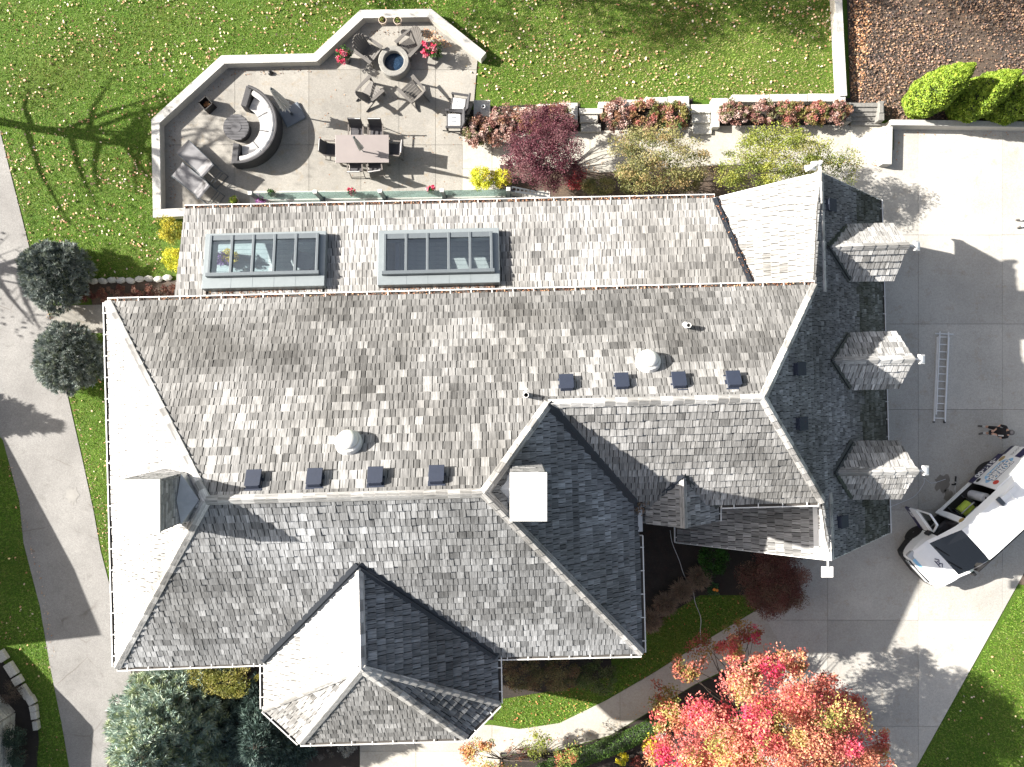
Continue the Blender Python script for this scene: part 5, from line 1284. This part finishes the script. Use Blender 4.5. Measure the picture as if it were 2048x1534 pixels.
vp = [PT['S2'].lerp(PT['S3'], random.random()**.8)+Vector((random.uniform(-.1, .1), random.uniform(-.1, .1), random.uniform(.1, .14))) for _ in range(260)]
roof_leaves('valley_leaves', 'leaves caught in valley by the upper garage gable', vp, .05, GL_)
vp = [PT['V1']+Vector((random.gauss(0, .14), random.gauss(.05, .14), random.uniform(.12, .2))) for _ in range(160)]
roof_leaves('valley_leaves', 'clump of leaves where two front valleys meet', vp, .06, [(.14, .10, .07), (.2, .14, .1)])
vp = []
for a_, b_ in SK:
    for _ in range(150): vp.append(S_face.p3(random.uniform(a_[0]+.2, a_[1]), a_[3]+random.uniform(.0, .1), .05))
roof_leaves('skylight_leaves', 'leaves caught along lower edges of both skylights', vp, .045, GL_)

# ------------------------------------------------------------------ ladder
t = thing('extension_ladder', 'aluminium extension ladder lying on the driveway', 'ladder'); a = W(1886, 662, .05); b = W(1878, 843, .05); c = (a+b)/2
t.location = (c.x, c.y, .02); t.rotation_euler = (0, 0, math.atan2(a.y-b.y, a.x-b.x)); Ln = (a-b).length
for s in (-1, 1):
    m = MB(); m.box((-.12, s*.215, .05), (Ln-.24, .045, .08)); m.build('side_rail', 'ladder_alu', t); m = MB(); m.box((.12, s*.17, .11), (Ln-.3, .035, .06)); m.build('side_rail', 'ladder_alu', t)
    m = MB(); m.box((-Ln/2, s*.21, .045), (.1, .05, .07)); m.build('foot', 'black', t)
m = MB(); m.tube([(Ln/2-.12, -.36, .12), (Ln/2-.12, .36, .12)], .03, 8); m.build('stabiliser_bar', 'alu', t)
for i in range(12):
    x = -Ln/2+.13+i*.29; m = MB(); m.tube([(x, -.2, .06), (x, .2, .06)], .024, 7); m.build('rung', 'ladder_alu', t)

# ------------------------------------------------------------------ people
def person(label, px, py, rz, shirt, arms):
    loc = W(px, py, 0); t = thing('person', label, 'person', (loc.x, loc.y, .022), rz)
    J = {}; Ed = []; R = {}
    def j(n, p, r, par=None):
        J[n] = (len(J), p); R[n] = r if isinstance(r, tuple) else (r, r)
        if par: Ed.append((J[par][0], J[n][0]))
    j('pel', (0, 0, .95), (.15, .11)); j('sp', (.0, 0, 1.15), (.145, .105), 'pel'); j('ch', (0, 0, 1.36), (.165, .115), 'sp'); j('nk', (.0, 0, 1.50), .06, 'ch'); j('hd', (.02, 0, 1.60), .085, 'nk'); j('hd2', (.02, 0, 1.70), .088, 'hd')
    j('nose', (.115, 0, 1.62), .018, 'hd'); 
    for s, k in ((1, 'l'), (-1, 'r')):
        j('ear'+k, (.01, s*.088, 1.62), .018, 'hd'); j('hip'+k, (0, s*.1, .88), .095, 'pel'); j('kn'+k, (.03, s*.12, .5), .06, 'hip'+k); j('cf'+k, (-.01, s*.125, .33), .058, 'kn'+k); j('an'+k, (-.01, s*.13, .09), .04, 'cf'+k); j('fo'+k, (.09, s*.145, .045), .042, 'an'+k); j('to'+k, (.19, s*.165, .035), .034, 'fo'+k)
        j('sh'+k, (0, s*.19, 1.42), .068, 'ch'); e, h = arms; j('el'+k, (e[0], s*e[1], e[2]), .047, 'sh'+k); j('wr'+k, (h[0], s*h[1], h[2]), .03, 'el'+k); j('pa'+k, (h[0]+.07, s*(h[1]-.01), h[2]+.005), .032, 'wr'+k)
        for q in range(4): j(f'f{q}a{k}', (h[0]+.125-.006*abs(q-1.4), s*(h[1]-.045+q*.022), h[2]+.0), .0095, 'pa'+k); j(f'f{q}b{k}', (h[0]+.15-.01*abs(q-1.4), s*(h[1]-.05+q*.02), h[2]-.03), .008, f'f{q}a{k}')
        j('tha'+k, (h[0]+.075, s*(h[1]-.05), h[2]+.02), .01, 'pa'+k); j('thb'+k, (h[0]+.11, s*(h[1]-.065), h[2]+.03), .009, 'tha'+k)
    me = bpy.data.meshes.new('body'); me.from_pydata([p for _, p in J.values()], Ed, []); o = bpy.data.objects.new('body_src', me); col.objects.link(o)
    md = o.modifiers.new('skin', 'SKIN'); sv = me.skin_vertices[0].data
    for n, (i, p) in J.items(): sv[i].radius = R[n]; sv[i].use_root = (n == 'pel')
    ss = o.modifiers.new('sub', 'SUBSURF'); ss.levels = 2; ss.render_levels = 2
    dg = bpy.context.evaluated_depsgraph_get(); bm2 = bpy.data.meshes.new_from_object(o.evaluated_get(dg)); col.objects.unlink(o); bpy.data.objects.remove(o)
    bm2.materials.clear()
    for mt in ('skin', shirt, 'shorts', 'sock', 'shoe'): bm2.materials.append(M[mt])
    for p in bm2.polygons:
        x, y, z = p.center; p.use_smooth = True
        if z < .085 or (z < .1 and x > .04): p.material_index = 4
        elif z < .25: p.material_index = 3
        elif .47 < z < 1.0 and abs(y) < .24 and x < .2: p.material_index = 2
        elif 1.0 <= z < 1.49 and x < .2 and (abs(y) < .2 or z > 1.22): p.material_index = 1
    b = bpy.data.objects.new('body', bm2); link(b, t)
    m = MB(); m.lathe([(.102, 1.66), (.104, 1.71), (.085, 1.765), (.04, 1.79), (.005, 1.795)], 20, (.015, 0, 0)); m.box((.13, 0, 1.665), (.1, .13, .012)); m.build('cap', 'cap', t, smooth=True)
    for s in (-1, 1):
        m = MB(); m.lathe([(.011, -.006), (.011, .006), (.002, .008)], 8, (.1, s*.032, 1.635)); m.build('eye', 'black', t)
    m = MB(); m.box((.106, 0, 1.575), (.012, .045, .01)); m.build('mouth', 'red', t)
    return t
p1 = person('person in black shirt and shorts standing on driveway holding a controller', 1964, 859, radians(186), 'shirt', ((.05, .24, 1.17), (.25, .07, 1.13)))
m = MB(); m.box((.16, .13, 1.25), (.02, .05, .36), Matrix.Rotation(-.1, 3, 'Y')); m.build('shirt_stripe', 'sock', p1); m = MB(); m.box((.105, .145, .72), (.02, .03, .4)); m.build('shorts_stripe', 'sock', p1)
t = thing('controller', 'small dark controller held by the person in black', 'controller', p1.location+Vector((0, 0, 1.11)), radians(186))
m = MB(); m.box((.38, 0, 0), (.10, .19, .03)); m.build('grip', 'black', t, bevel=.01); m = MB(); m.box((.45, 0, .02), (.02, .16, .09)); m.build('screen', 'vanglass', t)
person('person at right picture edge, only grey shoes and legs showing', 2040, 447, radians(190), 'shirt', ((.05, .27, 1.15), (.1, .26, .92)))
# ------------------------------------------------------------------ van
vt = thing('work_van', 'white work van with open doors, hose reel and blue lettering', 'van', (17.78, -5.12, .022), radians(-137.4))
ST = [(-3.05, 1.95, .86), (-3.0, 2.08, .95), (-2.2, 2.14, .97), (-.85, 2.15, .97), (.72, 2.15, .97), (.95, 2.14, .97), (1.15, 2.11, .97), (1.82, 1.62, .975), (2.16, 1.37, .975), (2.36, 1.33, .97), (2.56, 1.27, .955), (2.72, 1.20, .93), (2.86, 1.10, .885), (2.96, .98, .82), (3.03, .82, .72)]
def ring_at(x, zt, wb):
    hood = zt < 1.4; sh = zt-.30 if zt > 1.9 else zt-.06; hood = zt < 1.9; sh = max(sh, .76); be = min(1.1, sh-.02); wt = wb-.10 if not hood else wb-.05
    return [(wb-.05, .36), (wb, .62), (wb, be), (wt, sh), (wt-.12, zt-.07 if not hood else zt-.02), (wt*.5, zt), (0, zt+.015)]
rings = []
for x, zt, wb in ST:
    h = ring_at(x, zt, wb); rings.append([(x, -y, z) for y, z in h]+[(x, y, z) for y, z in h[::-1][1:]])
body = MB(); wind = MB(); bands = {}; swin = MB()
nr = 13
for i in range(len(ST)-1):
    for k in range(nr-1):
        q = [rings[i][k], rings[i+1][k], rings[i+1][k+1], rings[i][k+1]]
        right = k < 3; left = k > 8
        if right and i == 3 and k >= 0: continue                     # sliding door opening
        if right and i in (5, 6): continue                    # front door opening
        if 4 <= k <= 7 and i in (6, 7): wind.add(q, [(0, 1, 2, 3)]); continue
        if k == 9 and i in (5, 6): swin.add(q, [(0, 1, 2, 3)]); continue
        if k in (0, 11) and i < 9: bands.setdefault((k, 0 if k == 11 or i < 3 else 1 if i == 4 else 2), MB()).add(q, [(0, 1, 2, 3)]); continue
        body.add(q, [(0, 1, 2, 3)])
body.add(rings[0], [tuple(range(nr))]); body.add(rings[-1], [tuple(range(nr-1, -1, -1))])
bo = body.build('body', 'vanwhite', vt, smooth=True)
bo.data.set_sharp_from_angle(angle=radians(38)); [b_.build('lower_band', 'navy', vt) for b_ in bands.values()]
wo = wind.build('windshield', 'vanglass', vt); swin.build('side_window', 'vanglass', vt)
m = MB(); m.box((-.6, 0, .46), (4.8, 1.84, .06)); m.box((-.6, .86, 1.2), (4.6, .04, 1.5)); m.box((.84, .05, 1.2), (.05, 1.6, 1.5)); m.box((-2.9, 0, 1.2), (.05, 1.7, 1.5)); m.build('interior', 'black', vt)
m = MB(); m.box((1.85, 0, .95), (.06, 1.7, .85)); m.box((1.6, 0, 1.15), (.4, 1.6, .2)); m.build('dashboard', 'black', vt)
for y in (-.45, .45):
    m = MB(); m.box((1.15, y, .72), (.5, .5, .2)); m.box((.93, y, 1.1), (.14, .48, .7), Matrix.Rotation(-.15, 3, 'Y')); m.build('seat', 'sling', vt, bevel=.04)
m = MB(); m.box((-.07, -.93, .42), (1.55, .12, .12)); m.build('door_sill', 'vanwhite', vt)
m = MB(); m.box((.835, -.90, 1.15), (.2, .1, 1.5), Matrix.Rotation(radians(-6), 3, 'X')); m.build('pillar', 'vanwhite', vt)
# bumpers, grille, lights
m = MB(); pr = [(3.06, -.72), (2.98, -.9), (2.45, -1.0), (2.45, -.9), (2.85, -.8), (2.9, 0), (2.85, .8), (2.45, .9), (2.45, 1.0), (2.98, .9), (3.06, .72), (3.13, 0)]; m.prism(pr, .28, .62); m.build('front_bumper', 'black', vt, bevel=.03)
m = MB(); m.box((3.04, 0, .74), (.06, 1.1, .22)); g_ = m.build('grille', 'black', vt)
for z in (.66, .82): m = MB(); m.box((3.075, 0, z), (.03, 1.15, .045)); m.build('chrome_bar', 'alu', g_)
for s in (-1, 1):
    m = MB(); m.box((2.84, s*.74, 1.0), (.34, .30, .16), Matrix.Rotation(s*-.25, 3, 'Z') @ Matrix.Rotation(.35, 3, 'Y')); hl = m.build('headlight', 'lamp_clear', vt, bevel=.03)
    m = MB(); m.box((2.66, s*.84, 1.10), (.18, .12, .06), Matrix.Rotation(.3, 3, 'Y')); m.build('indicator', 'amber', hl)
    for x in (2.05, -1.68):
        wl = bpy.data.objects.new('wheel', None); wl.location = (x, s*.89, .36); link(wl, vt)
        m = MB(); m.lathe([(.23, -.12), (.34, -.12), (.365, -.07), (.365, .07), (.34, .12), (.23, .12)], 28); ty = m.build('tyre', 'rubber', wl); ty.rotation_euler = (pi/2, 0, 0)
        m = MB(); m.lathe([(.235, -.1), (.235, .09)], 24); m.lathe([(.05, .1), (.04, .12)], 12); 
        for q in range(6): m.box((.13*cos(q*pi/3), .13*sin(q*pi/3), .1), (.16, .05, .02), q*pi/3)
        rm = m.build('rim', 'steel', wl); rm.rotation_euler = (pi/2*(1 if s < 0 else -1), 0, 0)
        m = MB(); m.lathe([(.43, -.02), (.43, .02)], 24, a0=0, a1=2*pi); ar_ = m.build('wheel_arch', 'black', wl); ar_.rotation_euler = (pi/2, 0, 0); ar_.location = (0, s*.058, .03)
    m = MB(); m.box((1.7, s*1.14, 1.25), (.12, .22, .3)); m.build('mirror', 'black', vt, bevel=.03) if s > 0 else None
# wipers and hood emblem
for y in (-.6, .1): m = MB(); m.bar((2.13, y, 1.42), (1.98, y+.55, 1.53), .03, .015); m.build('wiper', 'black', vt)
def hoodz(x): return 1.37-(x-2.16)*.25+.02
m = MB()
for a, b, w_ in (((2.42, .26), (2.28, .12), .05), ((2.28, .12), (2.40, .0), .05), ((2.40, .0), (2.27, -.12), .05), ((2.27, -.12), (2.42, -.28), .05), ((2.50, .2), (2.50, -.2), .06), ((2.36, .06), (2.46, .06), .05), ((2.36, -.1), (2.46, -.1), .05)):
    m.bar((a[0]*.6+.96, a[1]*.8-.02, hoodz(a[0]*.6+.96)+.02), (b[0]*.6+.96, b[1]*.8-.02, hoodz(b[0]*.6+.96)+.02), w_*.6, .006)
m.build('hood_emblem', 'navy', vt)
m = MB(); m.box((2.93, 0, 1.04), (.02, 1.2, .13), Matrix.Rotation(-.75, 3, 'Y')); m.build('hood_stripe', 'sky_blue', vt)
# sliding door pushed back, with its lettering
def sidey(z, off=0.0): return -(.97-(max(0, z-1.1)*.1/.75)+off)
sd_ = MB(); zs = [.40, .72, 1.1, 1.5, 1.9]
for i in range(4):
    for a_, b_ in ((-2.42, -.82),): sd_.add([(a_, sidey(zs[i], .07), zs[i]), (b_, sidey(zs[i], .07), zs[i]), (b_, sidey(zs[i+1], .07), zs[i+1]), (a_, sidey(zs[i+1], .07), zs[i+1]), (a_, sidey(zs[i], .01), zs[i]), (b_, sidey(zs[i], .01), zs[i]), (b_, sidey(zs[i+1], .01), zs[i+1]), (a_, sidey(zs[i+1], .01), zs[i+1])], [(0, 1, 2, 3), (7, 6, 5, 4), (0, 3, 7, 4), (1, 5, 6, 2), (0, 4, 5, 1), (3, 2, 6, 7)], 1 if i == 0 else 0)
sdo = sd_.build('sliding_door', ['vanwhite', 'navy'], vt)
def on_side(x, z, off=.08, rot=0.0):
    tilt = math.atan(.1/.75) if z > 1.1 else 0
    return Matrix.Translation((x, sidey(z, off), z)) @ Matrix.Rotation(pi/2-tilt, 4, 'X') @ Matrix.Rotation(rot, 4, 'Z')
m = MB(); P_ = []
for q in range(28): a = 2*pi*q/28; rr = 1+.1*sin(5*a); P_.append((.66*rr*cos(a), .27*rr*sin(a)))
m.prism(P_, 0, .004); bl = m.build('blue_splash', 'sky_blue', sdo); bl.matrix_local = on_side(-1.64, 1.25, .078)
for s_, z_, h_ in (('EXTERIOR', 1.43, .24), ('CLEANING', 1.25, .24), ('EXPERTS', 1.07, .21)): text_mesh('lettering_outline', s_, h_, 'navy', sdo, on_side(-1.64, z_, .086, .03), .03, .95)
text_mesh('lettering', 'EXTERIOR', .24, 'vanwhite', sdo, on_side(-1.64, 1.43, .09, .03), .014, .95); text_mesh('lettering', 'CLEANING', .24, 'vanwhite', sdo, on_side(-1.64, 1.25, .09, .03), .014, .95); text_mesh('lettering', 'EXPERTS', .21, 'vanwhite', sdo, on_side(-1.62, 1.07, .09, .03), .012, .95)
text_mesh('phone_number', '-516-00', .34, 'vanwhite', sdo, on_side(-1.62, .58, .09), .012, 1.0)
m = MB(); m.lathe([(.11, 0), (.11, .004)], 24); rd = m.build('red_badge', 'red', sdo); rd.matrix_local = on_side(-1.1, 1.66, .078)
m = MB(); m.lathe([(.10, 0), (.10, .004)], 20, sq=(1.5, 1)); rd = m.build('gold_badge', 'gold', sdo); rd.matrix_local = on_side(-2.2, .86, .078)
m = MB(); m.lathe([(.08, 0), (.08, .01)], 16, sq=(1.3, 1)); rd = m.build('door_handle', 'black', sdo); rd.matrix_local = on_side(-.98, .86, .076)
text_mesh('lettering', 'LOCAL', .16, 'steel', vt, on_side(-2.72, .98, .012), .0, 1.0)
m = MB(); m.prism([(-.3, -.1), (.3, -.1), (.3, .16), (-.3, .3)], 0, .004); rd = m.build('purple_panel', 'navy', vt); rd.matrix_local = on_side(-2.72, 1.3, .006)
m = MB(); m.lathe([(.09, 0), (.09, .004)], 20, sq=(1.3, 1)); rd = m.build('gold_badge', 'gold', vt); rd.matrix_local = on_side(.83, 1.80, .005)
# front door standing open
fd = bpy.data.objects.new('front_door', None); fd.location = (1.76, -.97, 0); fd.rotation_euler = (0, 0, radians(82)); link(fd, vt)
m = MB(); m.box((-.5, 0, .52), (1.0, .07, .3), None, 1); m.box((-.5, 0, .93), (1.0, .08, .5), None, 0); m.build('door_panel', ['vanwhite', 'navy'], fd, bevel=.01)
m = MB()
for a, b in (((-.98, .03, 1.18), (-.9, .08, 1.86)), ((-.9, .08, 1.86), (-.42, .08, 1.84)), ((-.42, .08, 1.84), (-.02, .02, 1.3)), ((-.02, .02, 1.2), (-.98, .03, 1.18))): m.bar(a, b, .06, .06)
m.build('window_frame', 'vanwhite', fd)
m = MB(); m.add([(-.95, .03, 1.2), (-.88, .08, 1.82), (-.43, .08, 1.8), (-.06, .03, 1.25)], [(0, 1, 2, 3)]); m.build('pane', 'vanglass', fd)
m = MB(); m.box((-.06, -.14, 1.2), (.1, .2, .28)); m.build('mirror', 'black', fd, bevel=.03)
text_mesh('phone_number', '58', .26, 'vanwhite', fd, Matrix.Translation((-.72, -.04, .56)) @ Matrix.Rotation(pi/2, 4, 'X'), .01)
# gear in the side opening
t = thing('water_tank', 'upright white drum inside the van side opening', 'tank', vt.matrix_basis @ Vector((-.55, -.62, .49)), radians(-137))
m = MB(); m.lathe([(.17, 0), (.18, .04), (.18, .84), (.16, .88), (.06, .88), (.06, .75)], 28, cap=False); m.build('drum', 'tank', t, smooth=False)
m = MB(); m.lathe([(.06, .80), (.01, .80)], 16, cap=False); m.build('opening', 'black', t)
t = thing('hose_reel', 'reel of lime green hose inside the van side opening', 'hose reel', vt.matrix_basis @ Vector((.12, -.58, .49)), radians(-137.4))
m = MB(); m.lathe([(.16, -.26), (.21, -.24), (.215, 0), (.21, .24), (.16, .26)], 28); hsx = m.build('hose_coil', 'hosegreen', t); hsx.rotation_euler = (0, pi/2, 0); hsx.location = (0, 0, .36)
for i in range(9): m = MB(); m.lathe([(.218, -.012), (.232, 0), (.218, .012)], 28, cap=False); c_ = m.build('hose_loop', 'hosegreen', t); c_.rotation_euler = (0, pi/2, 0); c_.location = (-.22+i*.055, 0, .36)
for x in (-.32, .32):
    m = MB(); m.lathe([(.25, -.015), (.29, -.015), (.29, .015), (.25, .015)], 28, cap=False); c_ = m.build('reel_rim', 'black', t); c_.rotation_euler = (0, pi/2, 0); c_.location = (x, 0, .36)
    m = MB(); m.box((x, 0, .36), (.03, .05, .56)); m.box((x, 0, .36), (.03, .56, .05)); m.box((x*1.1, 0, .05), (.04, .6, .06)); m.build('frame_bar', 'steel', t)
m = MB(); m.box((0, -.1, .62), (.66, .03, .03)); m.box((0, .12, .60), (.66, .03, .03)); m.build('frame_bar', 'alu', t)
# roof rack
m = MB()
for x in (-2.6, -1.0): m.box((x, .25, 2.2), (.05, 1.7, .04))
m.build('rack_bar', 'vanwhite', vt)
for x in (-1.9, -1.3, -.9): m = MB(); m.tube([(x, .85, 2.17), (x, 1.35, 2.12)], .035, 8); m.build('rack_arm', 'vanwhite', vt)
for y in (1.05, 1.3): m = MB(); m.tube([(-2.9, y, 2.14), (-.7, y, 2.14)], .035, 8); m.build('rack_pipe', 'vanwhite', vt)
m = MB(); m.box((-.55, -.62, 2.18), (.16, .34, .08)); m.build('roof_vent', 'steel', vt, bevel=.01); m = MB(); m.box((-.95, -.62, 2.17), (.7, .18, .05)); m.build('roof_box', 'vanwhite', vt, bevel=.01)
# hoses and spray gun
def cable(name, lab, pts, r, mat, cat='hose'):
    P = [W(*p) if len(p) == 2 else W(p[0], p[1], p[2]) for p in pts]; Q = []
    for i in range(len(P)-1):
        a, b, c, d = P[max(i-1, 0)], P[i], P[i+1], P[min(i+2, len(P)-1)]
        for k in range(6):
            u = k/6; Q.append(.5*((2*b)+(c-a)*u+(2*a-5*b+4*c-d)*u*u+(3*b-a-3*c+d)*u**3))
    Q.append(P[-1]); m = MB(); m.tube([q+Vector((0, 0, r+.026)) for q in Q], r, 6); o = m.build(name, mat, None, smooth=True); return tag(o, lab, cat)
cable('hose', 'thin pale hose lying across the front bed and lawn', [(1340, 1060), (1344, 1085), (1358, 1120), (1368, 1150), (1385, 1180), (1390, 1205), (1401, 1235), (1400, 1262), (1402, 1285)], .011, 'whitep')
cable('hose', 'thin grey hose on driveway running toward garage gutter', [(1778, 1014), (1800, 1005), (1828, 992), (1846, 968), (1848, 956), (1862, 966), (1890, 958)], .010, 'tank')
cable('hose', 'white hose curling from the van sill to the spray gun', [(1909, 970), (1910, 985), (1920, 993), (1936, 1000, .45)], .012, 'whitep')
t = thing('spray_gun', 'small black spray gun lying on driveway by wet stain', 'spray gun', W(1909, 966)+Vector((0, 0, .022)), radians(85))
m = MB(); m.box((.1, 0, .03), (.34, .04, .04)); m.build('barrel', 'black', t); m = MB(); m.box((-.06, .06, .03), (.05, .14, .04)); m.build('grip', 'black', t); m = MB(); m.tube([(.02, 0, .03), (.06, 0, .03)], .03, 8); m.build('collar', 'alu', t)
# damp stains and rust marks that dried onto the slabs
def stain(name, lab, px, py, rx, ry, colr, n=22, z=.0265):
    c = W(px, py); m = MB(); P = [(c.x+rx*cos(2*pi*k/n)*random.uniform(.5, 1.1), c.y+ry*sin(2*pi*k/n)*random.uniform(.5, 1.1)) for k in range(n)]
    m.add([(p[0], p[1], z) for p in P], [tuple(range(n))]); o = m.build(name, pm(name+str(px), colr, .5, 0, .2, 3)); o['kind'] = 'structure'
stain('water_stain', '', 1884, 965, .34, .42, (.17, .155, .135)); stain('water_stain', '', 1895, 992, .22, .3, (.19, .175, .15)); stain('asphalt_patch', '', 145, 990, .3, .42, (.19, .185, .175), z=.014)

# ------------------------------------------------------------------ neighbour's house and trees outside the frame that shade the lawn
nb = thing('neighbour_house', 'neighbouring stone house at the bottom left corner', 'house')
d = Vector((.47, -.88, 0)).normalized(); p_ = Vector((.88, .47, 0)).normalized(); E0 = Vector((-24.5, -8.2, 5.0)); E1_ = E0-d*10
m = MB(); ev = lambda e, s: Vector((e.x, e.y, 2.4))+p_*3.7*s
m.slab3([ev(E0, 1), ev(E1_, 1), E1_, E0], .15); m.slab3([E0, E1_, ev(E1_, -1), ev(E0, -1)], .15); m.build('roof', 'under', nb)
m = MB(); q = [Vector((e.x, e.y, 0))+p_*3.3*s for e, s in ((E0-d*.3, 1), (E1_+d*.3, 1), (E1_+d*.3, -1), (E0-d*.3, -1))]; m.prism([(v.x, v.y) for v in q], 0, 2.5); m.build('wall', 'stucco', nb)
m = MB(); c0 = Vector((-19.62, -12.95)); e1 = Vector((-22.5, -9.9)); e2 = Vector((-19.9, -17.0)); m.prism([tuple(c0), tuple(e1), (-24.0, -11.0), (-24.0, -17.0), tuple(e2)], 0, 1.7)
m.build('stone_wing', 'stucco', nb)
m = MB(); z = 0
while z < 1.7:
    h = random.uniform(.12, .2)
    for a, b in ((e1, c0), (c0, e2)):
        ln = (b-a).length; k = 0; an = math.atan2(b.y-a.y, b.x-a.x)
        while k < ln:
            l = min(random.uniform(.25, .6), ln-k+.02); v = random.uniform(.3, .5); c = a+(b-a)*((k+l/2)/ln); m.box((c.x, c.y, z+h/2), (l-.012, .16+random.uniform(0, .04), h-.012), an, 0, (v, v*.99, v*.95)); k += l
    z += h
o = m.build('stones', 'stone', nb, attr=True); o['kind'] = 'stuff'
shr('dark evergreen shrub in the neighbour bed at left edge', 30, 1470, .5, (.6, .5, .45), 1800, .06, [(.04, .07, .05), (.06, .10, .07), (.03, .05, .035)])
shr('second dark evergreen shrub at lower left picture corner', 38, 1512, .45, (.5, .5, .4), 1500, .06, [(.04, .07, .05), (.07, .11, .08)])
shr('dry brown shrub in the neighbour bed by kerb stones', 22, 1385, .4, (.55, .5, .35), 900, .05, [(.08, .06, .05), (.12, .09, .07)], cr=.3)
def far_tree(lab, base, Ht, R, n, cols, bare):
    t = thing('yard_tree', lab, 'tree', (*base, 0)); m = MB(); heads = []
    m.tube([(0, 0, 0), (.1, 0, Ht*.35), (0, .1, Ht*.6), (0, 0, Ht)], [.2, .15, .1, .03], 8)
    for i in range(34):
        z = Ht*random.uniform(.3, .95); a = random.uniform(0, 2*pi); r_ = R*random.uniform(.5, 1)*(1.1-z/Ht*.6); e = Vector((cos(a)*r_, sin(a)*r_, z+r_*.45)); heads.append(e)
        mid = Vector((cos(a)*r_*.5, sin(a)*r_*.5, z+r_*.18)); m.tube([(0, 0, z), mid, e], [.09, .06, .02] if bare else [.06, .04, .012], 5, cap=False)
        for _ in range(4): f = random.uniform(.4, 1); s = Vector((0, 0, z)).lerp(e, f); m.tube([s, s+Vector((random.uniform(-1, 1), random.uniform(-1, 1), random.uniform(.2, .9)))], [.018, .006], 4, cap=False)
    m.build('trunk', 'bark', t)
    if n:
        ci = rng.integers(0, len(heads), n); P = np.array([tuple(h) for h in heads])[ci]+rng.normal(size=(n, 3))*.42; quads('crown', leafgeo(P, .13, .7, .4), pal(cols, n), 'leaf', t)
FT = [(.3, .2, .06), (.4, .2, .08), (.2, .2, .05)]
far_tree('half bare tree left of the upper lawn', (-23.6, 11.0), 8.0, 4.2, 900, FT, True)
far_tree('half bare tree left of the asphalt path', (-25.5, 5.6), 9, 2.6, 500, FT, True)
far_tree('autumn tree beyond the top of the upper lawn, left one', (-14, 18.6), 12, 3.2, 8000, FT, False)
far_tree('autumn tree beyond the top of the upper lawn, middle one', (-5.5, 18.3), 11, 3.0, 8000, FT, False)
far_tree('autumn tree beyond the top of the upper lawn, right one', (4.5, 19.2), 12, 3.2, 7000, FT, False)
spruce('small spruce left of the asphalt path outside the picture', (-170, 795), 1.1, 3.4, [(.07, .11, .10), (.10, .15, .13)], 10, 12)
